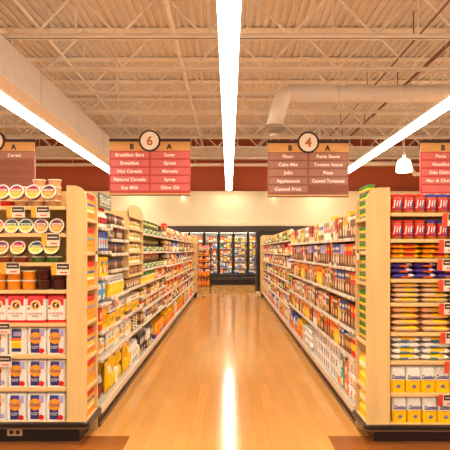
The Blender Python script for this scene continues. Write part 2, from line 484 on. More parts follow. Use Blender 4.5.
# girder, soffit beam, pipes and duct at the far end
mb = MB(); mb.box(-13.5, 13.5, YW - .42, YW - .08, 5.50, 6.02, 'pipe_white')
tag(link('girder', mb.mesh('girder')), 'pale girder running along the top of the terracotta wall', 'beam')
mb = MB(); mb.box(-4.72, -4.3, 7.0, YW - .43, 4.77, 5.53, 'duct_paint', .02)
for y in (9, 12, 15, 18, 21): mb.box(-4.735, -4.285, y, y + .03, 4.755, 5.54, 'duct_paint')
tag(link('hanging_duct', mb.mesh('hanging_duct')), 'long rectangular air duct running down the ceiling beside the left lamp strip', 'duct')
def pipe(pts, r, label, m='pipe_white', hang=()):
    mb = MB()
    for a, b in zip(pts, pts[1:]): mb.tube(a, b, r, m, 10)
    for q in pts[1:-1]: mb.lathe([(r * .2, q[2] - r * 1.1), (r * 1.15, q[2] - r * .5), (r * 1.15, q[2] + r * .5), (r * .2, q[2] + r * 1.1)], m, 10, m, m, (q[0], q[1]))
    for hx, hy, hz, z1 in hang: mb.tube((hx, hy, hz), (hx, hy, z1), .012, m, 6)
    return tag(link('hanging_pipe', mb.mesh('hanging_pipe')), label, 'pipe')
pipe([(-13, YW - .3, 5.26), (13, YW - .3, 5.26)], .075, 'thick white pipe crossing the terracotta wall below the girder', hang=[(x, YW - .3, 5.26, 5.5) for x in (-7, -4.5, -1.5, 2, 5, 8)])
pipe([(4.6, YW - 1.0, 5.2), (7.75, YW - 1.0, 5.2), (8.05, YW - 1.0, 4.74), (9.8, YW - 1.0, 4.74)], .09, 'white pipe with an elbow dropping beside the hanging bell lamp', hang=[(5.2, YW - 1.0, 5.2, 6.5), (7.1, YW - 1.0, 5.2, 6.5), (9, YW - 1.0, 4.74, 6.5)])
for x, z, r, lb in ((-3.77, 5.86, .03, 'thin sprinkler pipe under the roof deck nearest the rectangular duct'), (-1.13, 5.92, .045, 'sprinkler pipe under the roof deck left of the centre lamp strip'),
                    (3.9, 5.86, .02, 'thin dark conduit running through the joists above the number four sign'), (4.75, 5.9, .045, 'sprinkler pipe running through the joists beyond the dark conduit')):
    pipe([(x, 5, z), (x, YW - .45, z)], r, lb, 'conduit' if 'dark' in lb else 'steel_paint', [(x, y, z, ZD) for y in (7.5, 11.1, 14.8, 18.4, 22)])
# round supply duct with its drop and diffuser
t = thing('hanging_round_duct', 'round air duct crossing right to a drop above the number four sign', 'duct', (0, 0, 0))
mb = MB(); mb.tube((1.30, 12.75, 5.24), (13.0, 12.75, 5.24), .2, 'duct_paint', 20)
for x in (2.6, 4.4, 6.2, 8): mb.tube((x, 12.75, 5.24), (x + .03, 12.75, 5.24), .208, 'duct_paint', 20)
for x in (2.2, 5.2, 8.2): mb.tube((x, 12.75, 5.4), (x, 12.75, 6.5), .006, 'duct_paint', 6)
part('main_run', mb, t)
mb = MB()
ang = [PI / 2 * i / 5 for i in range(6)]
loops = []
for a in ang:
    cx, cz = 1.42 - .17 * math.sin(a), 5.07 + .17 * math.cos(a) ; n = Vector((math.sin(a), 0, -math.cos(a)))
loops = []
def duct_ring(c, d, r, n=20):
    d = Vector(d).normalized(); u = Vector((0, 1, 0)); w = d.cross(u).normalized()
    return [Vector(c) + (u * math.cos(2 * PI * i / n) + w * math.sin(2 * PI * i / n)) * r for i in range(n)]
for k in range(7):
    a = PI / 2 * k / 6
    loops.append(duct_ring((1.50 - .26 * math.sin(a), 12.75, 4.98 + .26 * math.cos(a)), (-math.cos(a), 0, -math.sin(a)), .205))
loops.append(duct_ring((1.10, 12.75, 4.44), (-.25, 0, -1), .19))
mb.loft(loops, 'duct_paint', None, 'duct_paint', True)
part('drop', mb, t)
mb = MB()
for r0, z in ((.33, 0), (.27, -.055), (.19, -.10)):
    mb.lathe([(r0, z), (r0 - .015, z + .01), (r0 - .09, z + .09), (r0 - .09, z + .08), (r0, z - .01)], 'duct_paint', 24)
mb.lathe([(.001, -.14), (.11, -.14), (.04, -.06)], 'duct_paint', 20)
mb.lathe([(.19, .02), (.19, .12)], 'duct_paint', 20)
part('diffuser', mb, t, (1.09, 12.75, 4.37))

# lamp strips
def strip(x, y0, y1, label):
    t = thing('pendant_lamp_strip', label, 'ceiling light', (x, 0, 4.13), 0, 'fluorescent lamp strips')
    a = MB(); a.loft([[(-.13, y, .0), (-.11, y, -.05), (-.05, y, -.075), (.05, y, -.075), (.11, y, -.05), (.13, y, .0)][::-1] for y in (y0, y1)], 'tube_glow', 'tube_glow', 'tube_glow')
    part('lens', a, t)
    a = MB(); a.loft([[(-.135, y, .0), (.135, y, .0), (.08, y, .05), (-.08, y, .05)][::1] for y in (y0, y1)], 'added_ceiling_glow', 'pipe_white', 'pipe_white'); part('reflector', a, t)  # reflector's upper faces glow, added to whiten the ceiling
    a = MB(); a.box(-.05, .05, y0, y1, .057, .105, 'pipe_white')
    a.box(-.135, .135, y1, y1 + .03, -.08, .08, 'pipe_white'); a.box(-.135, .135, y0 - .03, y0, -.08, .08, 'pipe_white')
    part('housing', a, t)
    y = y0 + .3
    while y < y1:
        a = MB(); a.tube((0, y, .1), (0, y, ZD - 4.13), .002, 'pipe_white', 5); part('suspension_rod', a, t); y += 1.83 * 1.4
strip(0, -6, 23.0, 'long bright lamp strip over the middle of the open aisle')
strip(-4, -6, 23.0, 'long bright lamp strip passing behind the number six sign')
strip(4, -6, 23.0, 'long bright lamp strip passing behind the number four sign')
strip(8, -6, 20.6, 'lamp strip whose far end shows above the peanut butter jars')
strip(-8, -6, 20.6, 'lamp strip over the aisle beyond the cereal sign')
t = thing('pendant_bell_lamp', 'glowing bell lamp hanging in front of the terracotta wall', 'pendant lamp', (6.0, 18, 0))
mb = MB(); mb.lathe([(.09, 4.58), (.20, 4.52), (.25, 4.36), (.265, 4.14), (.25, 4.12)], 'bell_glow', 20, None, 'bell_glow'); mb.lathe([(.0, 4.13), (.25, 4.12)], 'bell_glow', 20); part('shade', mb, t)
mb = MB(); mb.tube((0, 0, 4.57), (0, 0, 4.8), .06, 'pipe_white', 12); mb.tube((0, 0, 4.8), (0, 0, ZD), .012, 'pipe_white', 6); part('stem', mb, t)
for x, lb in ((-2.03, 'small downlight under the wall ledge below the number six sign'), (1.97, 'small downlight under the wall ledge below the number four sign')):
    t = thing('downlight', lb, 'ceiling light', (x, YW - .62, 0))
    mb = MB(); mb.lathe([(.03, 3.93), (.06, 3.9), (.075, 3.80)], 'pipe_white', 14); mb.box(-.012, .012, 0, .14, 3.9, 3.93, 'pipe_white'); part('housing', mb, t)
    mb = MB(); mb.lathe([(.001, 3.80), (.068, 3.80), (.04, 3.77), (.001, 3.76)], 'down_glow', 14); part('lens', mb, t)

# ------------------------------------------------------------------ aisle signs
def sign(xc, num, rows_b, rows_a, red, label, dz=0.0):
    Y = 13.3; W = 2.04; z0 = 2.84 + dz; z1 = 4.26 + dz
    t = thing('aisle_sign', label, 'sign', (xc, Y, 0), 0, 'hanging aisle signs')
    fld, plq = ('sign_red', 'plaque_red') if red else ('sign_brown', 'plaque_brown')
    a = MB(); a.box(-W / 2, W / 2, -.03, .03, z0 + .05, z1 - .07, fld); part('board', a, t)
    a = MB(); a.box(-W / 2 - .01, W / 2 + .01, -.05, .05, z1 - .07, z1, 'sign_dark', .008); part('top_rail', a, t)
    a = MB(); a.box(-W / 2, W / 2, -.042, .042, z1 - .30, z1 - .072, 'sign_wood', .006)
    A = Art(a, plane_S(-.042))
    for s, ch in ((-1, 'B'), (1, 'A')): A.text(ch, s * .47 + .02, z1 - .195, .125, 'letter_dark', bold=.05)
    part('letter_band', a, t, label='light wood band with black letters B and A')
    a = MB(); a.box(-W / 2 - .005, W / 2 + .005, -.045, .045, z0 + .005, z0 + .045, 'sign_wood', .006); a.box(-W / 2 - .005, W / 2 + .005, -.04, .04, z0 - .012, z0 + .005, 'sign_dark'); part('bottom_rail', a, t)
    for s, rows in ((-1, rows_b), (1, rows_a)):
        for i in range(5):
            zc = z1 - .405 - i * .2065
            txt = rows[i] if i < len(rows) else ''
            a = MB(); x0, x1 = sorted((s * .022, s * (W / 2 - .03)))
            a.box(x0, x1, -.042, -.03, zc - .082, zc + .082, plq if txt or red else 'plaque_blank', .004)
            if txt: Art(a, plane_S(-.042)).text(txt, (x0 + x1) / 2, zc, .080, 'letter_cream', .82, .02)
            part('plaque', a, t)
    a = MB()
    def ring(r, y): return [(r * math.cos(2 * PI * i / 32), y, z1 - .055 + r * math.sin(2 * PI * i / 32)) for i in range(32)]
    a.loft([ring(.27, .07), ring(.275, .06), ring(.275, -.06), ring(.265, -.07), ring(.228, -.07)], 'sign_dark', 'sign_dark')
    nd = part('number_disc', a, t)
    a = MB(); a.poly(ring(.228, -.068)[::-1], 'sign_white'); A = Art(a, plane_S(-.068)); A.k = 3
    if num: A.text(num, 0, z1 - .055, .215, 'letter_gold', bold=.035)
    part('number_face', a, nd, label='white disc with a gold aisle number' if num else 'white disc')
    for s in (-1, 1):
        a = MB(); a.tube((s * .8, 0, z1), (s * .8, 0, ZD), .0025, 'steel_paint', 5); part('hanging_rod', a, t)
sign(-2.0, '6', ['Breakfast Bars', 'Breakfast', 'Hot Cereals', 'Natural Cereals', 'Soy Milk'], ['Sugar', 'Spices', 'Morsels', 'Syrup', 'Olive Oil'], True, 'red hanging aisle sign with the number six')
sign(2.0, '4', ['Flour', 'Cake Mix', 'Jello', 'Applesauce', 'Canned Fruit'], ['Pasta Sauce', 'Tomato Sauce', 'Pizza', 'Canned Tomatoes'], False, 'brown hanging aisle sign with the number four', -.04)
sign(-5.93, '', [], ['Cereal'], False, 'brown hanging aisle sign reading Cereal', -.01)
sign(5.86, '', ['Pasta', 'Noodles', 'Side Dishes', 'Mac & Cheese'], [], True, 'red hanging aisle sign reading Pasta and Noodles', -.03)

# ------------------------------------------------------------------ freezer case along the far wall
FY = 21.75; DX = [-2.25 + .608 * i for i in range(8)]
fz = thing('freezer_case', 'long black glass-door freezer case along the far wall', 'freezer', (0, FY, 0))
x0, x1 = DX[0] - .1, DX[-1] + .1
mb = MB()
mb.box(x0, x1, .95, 1.0, .0, 2.16, 'case_inside'); mb.box(x0, x0 + .06, .08, .95, .0, 2.16, 'case_inside'); mb.box(x1 - .06, x1, .08, .95, .0, 2.16, 'case_inside')
mb.box(x0, x1, .08, .95, .30, .42, 'case_inside'); part('cabinet', mb, fz)
mb = MB(); mb.box(x0 - 1.2, x1 + 1.2, -.06, 1.05, 2.17, 2.44, 'case_brown', .02); part('canopy', mb, fz)
mb = MB(); mb.box(x0, x1, .0, .95, .0, .30, 'case_black'); mb.box(x0, x1, -.06, .08, .34, .44, 'case_black', .015); mb.box(x0, x1, -.08, .0, .22, .28, 'case_brown', .01); part('base', mb, fz)
for i, x in enumerate(DX):
    mb = MB(); mb.box(x - .035, x + .035, .0, .10, .44, 2.17, 'case_black'); part('mullion', mb, fz)
    mb = MB(); mb.box(x - .012, x + .012, .105, .13, .46, 2.1, 'case_glow'); part('case_lamp', mb, fz)
mb = MB(); mb.box(x0 + .06, x1 - .06, .06, .10, 2.13, 2.16, 'case_glow'); part('top_lamp', mb, fz)
FS = [.44, .72, .99, 1.26, 1.53, 1.80]
for z in FS[1:]:
    mb = MB(); mb.box(x0 + .06, x1 - .06, .24, .95, z - .025, z, 'rack_white'); part('shelf', mb, fz)
for i in range(7):
    a, b = DX[i] + .036, DX[i + 1] - .036
    mb = MB(); 
    for q in ((a, a + .025, .455, 2.155), (b - .025, b, .455, 2.155)): mb.box(q[0], q[1], -.01, .03, q[2], q[3], 'case_black')
    mb.box(a, b, -.01, .03, .455, .485, 'case_black'); mb.box(a, b, -.01, .03, 2.125, 2.155, 'case_black')
    d = part('door', mb, fz)
    mb = MB(); mb.box(a + .025, b - .025, .008, .014, .485, 2.125, 'door_glass'); part('glass_pane', mb, d)
    mb = MB(); hx = (b - .02) if i % 2 == 0 else (a + .02); mb.tube((hx, -.04, 1.05), (hx, -.04, 1.5), .011, 'case_black', 8); mb.tube((hx, -.04, 1.07), (hx, -.005, 1.07), .009, 'case_black', 6); mb.tube((hx, -.04, 1.48), (hx, -.005, 1.48), .009, 'case_black', 6); part('handle', mb, d)
fm = [carton('frozen_box', 'red and white frozen box', 0.15, 0.16, 0.225, [(.25, 'white'), (1, 'crimson')], [('disc', .2, .35, .8, .75, 'amber')]),
      carton('frozen_box', 'amber and cream frozen box', 0.13, 0.16, 0.204, [(.5, 'amber'), (.7, 'brown'), (1, 'cream')], [('rect', .2, .1, .8, .4, 'yellow')]),
      carton('frozen_box', 'blue and white frozen box', 0.15, 0.16, 0.180, [(.5, 'blue'), (1, 'white')], [('rect', .2, .6, .8, .9, 'navy')]),
      carton('frozen_box', 'orange frozen box', 0.14, 0.16, 0.216, [(.6, 'orange'), (1, 'brown')], [('disc', .2, .3, .8, .7, 'cream')]),
      carton('frozen_box', 'brown and tan frozen box', 0.13, 0.16, 0.225, [(.4, 'salsa'), (.7, 'tan'), (1, 'brown')], [('rect', .2, .2, .8, .5, 'cream')]),
      jar('ice_cream_tub', 'red lidded frozen tub', .065, .14, 'white', 'red', 'brown', .068, 'tub'),
      jar('ice_cream_tub', 'green frozen tub', .065, .14, 'lime', 'green', 'teal', .068, 'tub')]
ftype = {1: [0, 3, 6, 0], 2: [0, 5, 0, 4], 3: [3, 0, 4, 1], 4: [1, 1, 4, 1], 5: [4, 1, 0, 4]}
for d in range(1, 6):
    for si, z in enumerate(FS):
        x = DX[d] + .06; k = 0; end = DX[d + 1] - .05
        row = ([2, 4, 2, 4] if si == 0 else [2, 2, 0, 2] if si == 1 else [4, 2, 4, 0] if si == 2 else ftype[d])
        while True:
            q = fm[row[(k + (si > 3)) % 4]] if R.random() < .8 else R.choice(fm)
            if x + q.size[0] > end: break
            k += 1
            put(q, x + q.size[0] / 2, FY + .36 + R.uniform(-.01, .02), z, 0, f'{q.look}, {nth(k)} along {nth(si + 1)} shelf up, behind {nth(d + 1)} freezer door', q.plural + ' in the freezer')
            x += q.size[0] + .008

# dark upright cooler past the far end of the right run
ck = thing('upright_cooler', 'dark upright cooler standing past the far end of the right run', 'cooler', (0, 17.75, 0))
mb = MB(); mb.box(.93, 1.04, 0, .95, .05, 2.09, 'case_black', .01); part('side_panel', mb, ck)
mb = MB(); mb.box(2.86, 2.97, 0, .95, .05, 2.09, 'case_black', .01); part('side_panel', mb, ck)
mb = MB(); mb.box(1.04, 2.86, -.02, .95, 1.92, 2.10, 'case_black', .01); part('canopy', mb, ck)
mb = MB(); mb.box(1.04, 2.86, .02, .9, .05, .4, 'case_black'); mb.box(1.04, 2.86, .04, .08, .4, 1.92, 'case_brown'); part('back_panel', mb, ck)
mb = MB(); mb.box(.9, 1.07, -.05, .05, 0, .05, 'rail_white', .01); mb.box(2.83, 3.0, -.05, .05, 0, .05, 'rail_white', .01); mb.box(.93, 2.97, .7, .9, 0, .05, 'case_black'); part('foot', mb, ck)

# wire rack with orange packages past the far end of the left run
wr = thing('wire_rack', 'black wire display rack of orange packages past the left run', 'rack', (-.86, 18.1, 0))
mb = MB()
for x in (-.23, .23):
    for y in (-.15, .15): mb.tube((x, y, 0), (x, y, 1.68), .014, 'wire_black', 8)
    mb.tube((x, -.15, 1.66), (x, .15, 1.66), .01, 'wire_black', 6); mb.tube((x, -.15, .03), (x, .15, .03), .01, 'wire_black', 6)
mb.tube((-.23, .15, 1.66), (.23, .15, 1.66), .01, 'wire_black', 6); part('frame', mb, wr)
WS = [.20, .52, .83, 1.03, 1.23, 1.42]
for z in WS:
    mb = MB()
    for k in range(7): mb.tube((-.23, -.15 + .05 * k, z), (.23, -.15 + .05 * k, z), .006, 'wire_black', 5)
    mb.tube((-.23, -.16, z + .06), (.23, -.16, z + .06), .007, 'wire_black', 5); mb.tube((-.23, -.16, z), (-.23, .15, z), .007, 'wire_black', 5); mb.tube((.23, -.16, z), (.23, .15, z), .007, 'wire_black', 5)
    part('wire_shelf', mb, wr)
wm = [bottle('juice_bottle', 'orange bottle', .05, .27, 'orange', 'amber', 'pumpkin'), bottle('juice_bottle', 'small orange bottle', .046, .16, 'orange', 'red', 'amber'),
      carton('snack_box', 'pale pink snack box', .085, .12, .17, [(.6, 'peach'), (1, 'pink')], [('rect', .2, .2, .8, .6, 'cream')])]
for si, z in enumerate(WS):
    q = wm[0] if si < 2 else wm[1] if si < 5 else wm[2]
    for k in range(4):
        put(q, -.86 - .15 + k * .1, 18.02, z + .006, 0, f'{q.look}, {nth(k + 1)} along {nth(si + 1)} shelf up of the black wire rack', q.plural + ' on the wire rack')
# ------------------------------------------------------------------ end displays
YF, YB = 3.93, 4.28
XO = {-1: -1.068, 1: 1.031}; XI = {-1: -1.216, 1: 1.206}; TOP = {-1: 1.933, 1: 1.918}
XFAR = {-1: -2.93, 1: 2.93}
LV = {-1: [.166, .417, .663, .903, 1.150, 1.356, 1.575, 1.779], 1: [.147, .377, .617, .831, 1.053, 1.233, 1.385, 1.532, 1.729]}
CV = {-1: [.166, .403, .638, .903, 1.165, 1.434, 1.69], 1: [.147, .405, .752, 1.206, 1.44, 1.696]}
SIDE = {-1: 'left', 1: 'right'}

def dpanel(mb, s, xo, xi, y0, y1, zb, zt, c, rx=.095, rz=.105):
    """upright board whose upper corner on the aisle side is rounded"""
    pts = [(xi, zb), (xo, zb)]
    for k in range(9):
        a = PI / 2 * k / 8
        pts.append((xo - (-1 if s < 0 else 1) * -rx * (1 - math.cos(a)) if False else xo + (-s) * 0 - s * 0 + (-(s)) * 0 + 0, zt - rz + rz * math.sin(a)) if False else (xo - s * (0) + (-s if s > 0 else 1) * 0 + (xi - xo) / abs(xi - xo) * rx * (1 - math.cos(a)), zt - rz + rz * math.sin(a)))
    pts.append((xi, zt))
    if s > 0: pts = pts[::-1]
    e = .004
    f = [(x, y0, z) for x, z in pts]; b = [(x, y1, z) for x, z in pts]
    if s < 0: pass
    mb.loft([f, b], c, None, None)
    mb.poly(f if s < 0 else f, c); mb.poly(b[::-1], c)

def end_display(s):
    d = SIDE[s]; xo, xi, xf = XO[s], XI[s], XFAR[s]
    t = thing('end_display', f'{d} wooden end display with front shelves and a narrow aisle-side shelf', 'shelf unit', ((xo + xf) / 2, YF, 0))
    O = Vector(t.location)
    def add(n, mb, parent=t, label=None):
        mb.v = [(x - O.x, y - O.y, z - O.z) for x, y, z in mb.v] if parent is t else mb.v
        return part(n, mb, parent, None, label)
    base = LV[s][0]
    mb = MB(); dpanel(mb, s, xo, xi, YF, YF + .03, base, TOP[s], 'maple'); add('end_panel', mb)
    mb = MB(); dpanel(mb, s, xo, xi, YB - .022, YB, 0, TOP[s] - .004, 'maple'); add('rear_panel', mb)
    mb = MB(); mb.box(xi, xi + s * .006, YF + .03, YB, base, TOP[s], 'maple'); add('divider', mb)
    mb = MB(); mb.box(xf, xf - s * .15, YF, YF + .03, base, TOP[s], 'maple'); mb.box(xf - s * .15, xf - s * .17, YF + .03, YB, base, TOP[s], 'maple'); add('end_panel', mb)
    mb = MB(); mb.box(xi, xf - s * .15, YB - .02, YB, base, TOP[s] - .01, 'maple'); add('back_board', mb)
    for z in LV[s][1:]:
        mb = MB(); mb.box(xi + s * .006, xf - s * .17, YF + .012, YB - .02, z - .026, z, 'maple'); 
        mb.box(xi + s * .006, xf - s * .17, YF, YF + .012, z - .027, z, 'maple_edge', .003); add('shelf', mb)
    for z in CV[s][1:]:
        mb = MB(); mb.box(xo - s * -.012, xi, YF + .03, YB - .022, z - .024, z, 'maple'); mb.box(xo, xo + s * .012, YF + .03, YB - .022, z - .026, z, 'maple_edge', .003); add('side_shelf', mb)
    mb = MB(); mb.box(xo - s * .005, xf, YF - .015, YB, base - .03, base, 'maple_edge', .004); add('base_deck', mb)
    mb = MB()
    def rim(e, z):
        x = xo - s * (.02 + e)
        return [(xf, YF - .03 - e, z), (x + s * .035, YF - .03 - e, z), (x + s * .01, YF - .02 - e, z), (x, YF + .005 - e, z), (x, YB, z)]
    lo = [rim(0, base - .036), rim(.005, base - .032), rim(.005, base - .008), rim(0, base - .003), rim(-.018, base + .0005)]
    if s > 0: lo = [l[::-1] for l in lo]
    mb.loft(lo, ['bumper', 'bumper', 'bumper', 'bumper'], None, None, False, False)
    lo = [rim(-.02, base - .047), rim(.001, base - .047), rim(.001, base - .037), rim(-.02, base - .037)]
    if s > 0: lo = [l[::-1] for l in lo]
    mb.loft(lo, 'bumper_bright', None, None, False, False)
    add('bumper', mb, label='dark rubber bumper edge')
    mb = MB(); mb.box(xo + s * .065, xf - s * .05, YF + .045, YB, 0, base - .04, 'kick_black' if s < 0 else 'kick_laminate'); add('kick_plate', mb)
    if s < 0:
        x = -1.62
        mb = MB(); mb.box(x - .058, x + .058, YF + .037, YF + .045, .045, .102, 'outlet_plate', .003); op = add('outlet', mb, label='beige double power outlet')
        for k in (-1, 1):
            mb = MB(); mb.loft([[(x - O.x + k * .024 + r * math.cos(2 * PI * i / 14), YF + y - O.y, .0735 + r * math.sin(2 * PI * i / 14)) for i in range(14)][::-1] for r, y in ((.017, .036), (.016, .0345))], 'outlet_face', None, 'outlet_face')
            part('socket', mb, op)
    return t
end_display(-1); end_display(1)

def price_tag(x, y, z, w, h, cols, label, group, tilt=0.0, rz=0.0, words=('', '')):
    t = thing('price_tag', label, 'price tag', (x, y, z), rz, group)
    t.rotation_euler = (tilt, 0, rz)
    mb = MB(); mb.box(-w / 2, w / 2, -.003, 0, 0, h, 'tag_white', .001); part('card', mb, t)
    mb = MB(); mb.box(-w / 2, -w / 2 + w * .27, -.0045, -.003, 0, h, cols[0]); part('colour_panel', mb, t)
    mb = MB(); mb.box(-w / 2 + w * .31, w / 2 - w * .03, -.0045, -.003, h * .48, h * .95, cols[1])
    A = Art(mb, plane_S(-.0045)); A.rect(-w / 2 + w * .38, h * .66, w / 2 - w * .12, h * .74, 'tag_white', 1, 1)
    A.rect(-w / 2 + w * .48, h * .16, w / 2 - w * .14, h * .26, 'tag_red', 1, 1)
    part('name_panel', mb, t)

def px(x, Y): return (x - 229) * Y / 525
def pz(y, Y): return 1.45 - (y - 250) * Y / 525
for (a, b, c, d, lb, two) in ((7, 25, 206.5, 217.5, 'on the top shelf, second from the panel', 0), (31.5, 50, 206.5, 217.5, 'on the top shelf, nearest the panel', 0), (42, 60, 233.5, 246, 'under the second shelf', 0),
                         (1, 20, 262.5, 274, 'above the orange tubs', 0), (51.5, 70, 263, 275, 'above the dark maroon tubs', 0), (-8, 10.5, 323, 334, 'under the red and white flour bags', 1), (-7, 12, 355, 367, 'second lowest of its kind', 1)):
    Y = YF - .012
    price_tag((px(a, Y) + px(b, Y)) / 2, Y, pz(d, Y), px(b, Y) - px(a, Y), pz(c, Y) - pz(d, Y), ('tag_dark', 'tag_dark') if two else ('tag_yellow', 'tag_dark'),
              ('dark and white' if two else 'yellow and white') + ' price tag, left end display, ' + lb, 'price tags on the left end display', .10)
for i, (a, c, d) in enumerate(((442, 213, 226), (438.5, 240, 253), (437, 259, 270.5), (438, 279.5, 291), (438.5, 303, 314.5), (440, 332.5, 343.5), (444, 361, 373), (437.5, 394, 405.5))):
    Y = YF - .012; b = a + 19
    price_tag((px(a, Y) + px(b, Y)) / 2, Y, pz(d, Y), px(b, Y) - px(a, Y), pz(c, Y) - pz(d, Y), ('tag_red', 'tag_dark'),
              f'orange-red and white price tag of the right end display, {nth(i + 1)} from the top', 'price tags on the right end display', .10)

# -------- goods of the left end display
def tub(name, look, r, h, body, lid, half, split=True):
    b = MB(); b.lathe([(r * .78, 0), (r * .82, .004), (r * .92, h * .86), (r * .95, h * .88)], [body, body, body], 20, body, body)
    l = MB(); l.lathe([(r * .95, h * .86), (r, h * .87), (r, h * .96), (r * .96, h), (r * .86, h), (r * .84, h - .003)], lid, 22, None, lid)
    A = Art(l, lambda x, z, q: (x, z, h - .003 + q))
    if half:
        A.disc(0, 0, r * .82, r * .82, half[1], 22)
        n = 12; up = [l.vert((r * .82 * math.cos(PI * i / n), r * .82 * math.sin(PI * i / n), h - .0012)) for i in range(n + 1)]
        l.face(up, half[0])
        A.k = 4; A.rect(-r * .62, r * .05, r * .62, r * .32, 'ivory', 2, 1); A.rect(-r * .3, r * .5, r * .3, r * .66, 'violet', 2, 1); A.rect(-r * .42, -r * .48, r * .42, -r * .22, 'peach', 2, 1)
        A.rect(-r * .5, r * .13, r * .5, r * .22, half[0], 2, 1)
    else: A.disc(0, 0, r * .8, r * .8, 'ivory', 20)
    return Model(name, look, look + 's', 'tub', b.mesh(name), (('lid', l.mesh('lid')),), (2 * r, 2 * r, h))
LR = .057
t_red = tub('food_tub', 'clear tub with red and yellow lid', LR, .06, 'salsa', 'white', ('red', 'yellow'))
t_grn = tub('food_tub', 'clear tub with green and yellow lid', LR, .06, 'herb', 'white', ('forest', 'lemon'))
t_org = tub('food_tub', 'tub with orange-brown and yellow lid', LR, .06, 'tan', 'white', ('salsa', 'amber'))
t_flat = {c: tub('food_tub', lk, .058, .045, c, 'ivory', None) for c, lk in (('red', 'flat red tub'), ('tan', 'flat nut-brown tub'), ('salsa', 'flat red-brown tub'), ('herb', 'flat green tub'), ('brown', 'flat brown tub'))}
t_stack = tub('food_tub', 'cream tub with orange printed rim', .052, .055, 'peach', 'ivory', None)
t_big = {c: tub('food_tub', lk, .056, .072, c, 'ivory' if c == 'pumpkin' else 'maroon', None) for c, lk in (('pumpkin', 'bright orange tub'), ('plum', 'dark maroon tub'))}
L = LV[-1]
def from_panel(k): return 'nearest panel' if k == 1 else nth(k) + ' from panel'
flat = lambda z, x, c, k, row: put(t_flat[c], x, YF + .075, z, 0, f'{t_flat[c].look} lying on the {row} shelf down, left end display, {from_panel(k)}', 'flat tubs on the left end display')
def upright(m, x, y, z, k, row, rx):
    put(m, x, y, z, 0, f'{m.look}, front-facing, {row} shelf, left end display, {from_panel(k)}', 'upright food tubs on the left end display', rx=rx)
# top shelf: flat tubs with tilted tubs resting on them, pairs stacked behind
for k, (x, m, c) in enumerate(((50.5, t_org, 'tan'), (35, t_red, 'tan'), (18.5, t_red, 'tan'), (4.5, t_red, 'red'), (-11, t_grn, 'tan'))):
    X = px(x, YF + .04); flat(L[7], X + .008, c, k + 1, 'first')
    upright(m, X, YF + .05, L[7] + .047, k + 1, 'first', math.radians(72))
for k, x in enumerate((56, 40.5, 25)):
    for j in range(4 if k < 2 else 3):
        put(t_stack, px(x, YF + .24), YF + .215, L[7] + .056 * j, 0, f'{t_stack.look}, {("lowest", "second", "third", "fourth")[j]} of the {nth(k + 1)} stack from the left panel', 'cream tubs stacked at the back of the left top shelf')
for k, (x, m) in enumerate(((58.5, t_org), (43.2, t_org), (28.2, t_grn), (14, t_grn), (-1, t_red), (-16, t_org))):
    upright(m, px(x, YF + .06), YF + .07, L[6], k + 1, 'second', math.radians(80))
for k, (x, m, c) in enumerate(((53.2, t_grn, 'herb'), (38, t_grn, 'herb'), (20, t_red, 'salsa'), (3.5, t_org, 'salsa'), (-13, t_red, 'salsa'))):
    X = px(x, YF + .05); flat(L[5], X, c, k + 1, 'third')
    upright(m, X, YF + .06, L[5] + .047, k + 1, 'third', math.radians(62))
for k, (x, c) in enumerate(((60, 'plum'), (44.3, 'plum'), (29, 'pumpkin'), (14, 'pumpkin'), (-1, 'pumpkin'), (-16, 'pumpkin'))):
    for j in (0, 1):
        put(t_big[c], px(x, YF + .07), YF + .08, L[4] + .0735 * j, 0, f'{t_big[c].look}, {("lower", "upper")[j]} of a pair, left end display, {from_panel(k + 1)}', 'stacked pairs of tubs on the left end display')
def art_red(A, w, h):
    A.rect(-w * .40, h * .62, w * .40, h * .91, 'red', 4, 4); A.disc(0, h * .63, w * .27, w * .27, 'white'); A.disc(0, h * .63, w * .225, w * .225, 'amber'); A.disc(-.008, h * .64, w * .10, w * .13, 'choc', 12); A.disc(.014, h * .61, w * .07, w * .1, 'black', 12)
    A.disc(0, h * .63, w * .05, w * .06, 'ivory', 10); A.disc(-w * .33, h * .52, w * .08, w * .08, 'tan', 12)
    A.text('ALL-PURPOSE', 0, h * .335, .0115, 'red', w * .74, .03); A.text('FLOUR', 0, h * .25, .010, 'charcoal', w * .5, .03)
def art_gold(A, w, h):
    A.rect(-w * .30, h * .06, w * .16, h * .93, 'navy', 4, 10); A.rect(w * .16, h * .66, w * .42, h * .92, 'lilac', 3, 4)
    A.disc(-w * .04, h * .60, w * .315, w * .315, 'orange', 24); A.disc(-w * .04, h * .60, w * .285, w * .285, 'amber', 24); A.text('Gold', -w * .04, h * .60, .024, 'navy', w * .46, .03)
    A.rect(-w * .2, h * .505, w * .12, h * .52, 'orange', 2, 1); A.text('ALL-PURPOSE', -w * .07, h * .30, .009, 'white', w * .4, .02); A.text('FLOUR', -w * .07, h * .24, .009, 'white', w * .3, .02)
    A.disc(w * .29, h * .14, w * .155, w * .14, 'red', 14)
def art_blue(A, w, h):
    A.rect(-w * .30, h * .08, w * .22, h * .92, 'lemon', 4, 8); A.rect(-w * .30, h * .52, w * .22, h * .92, 'navy', 4, 6); A.rect(-w * .24, h * .66, w * .24, h * .82, 'lilac', 3, 3, .12)
    A.rect(-w * .34, h * .50, w * .24, h * .60, 'orange', 4, 2); A.rect(-w * .30, h * .10, w * .22, h * .22, 'navy', 4, 3, 0); A.rect(-w * .27, h * .25, w * .18, h * .42, 'yellow', 3, 3)
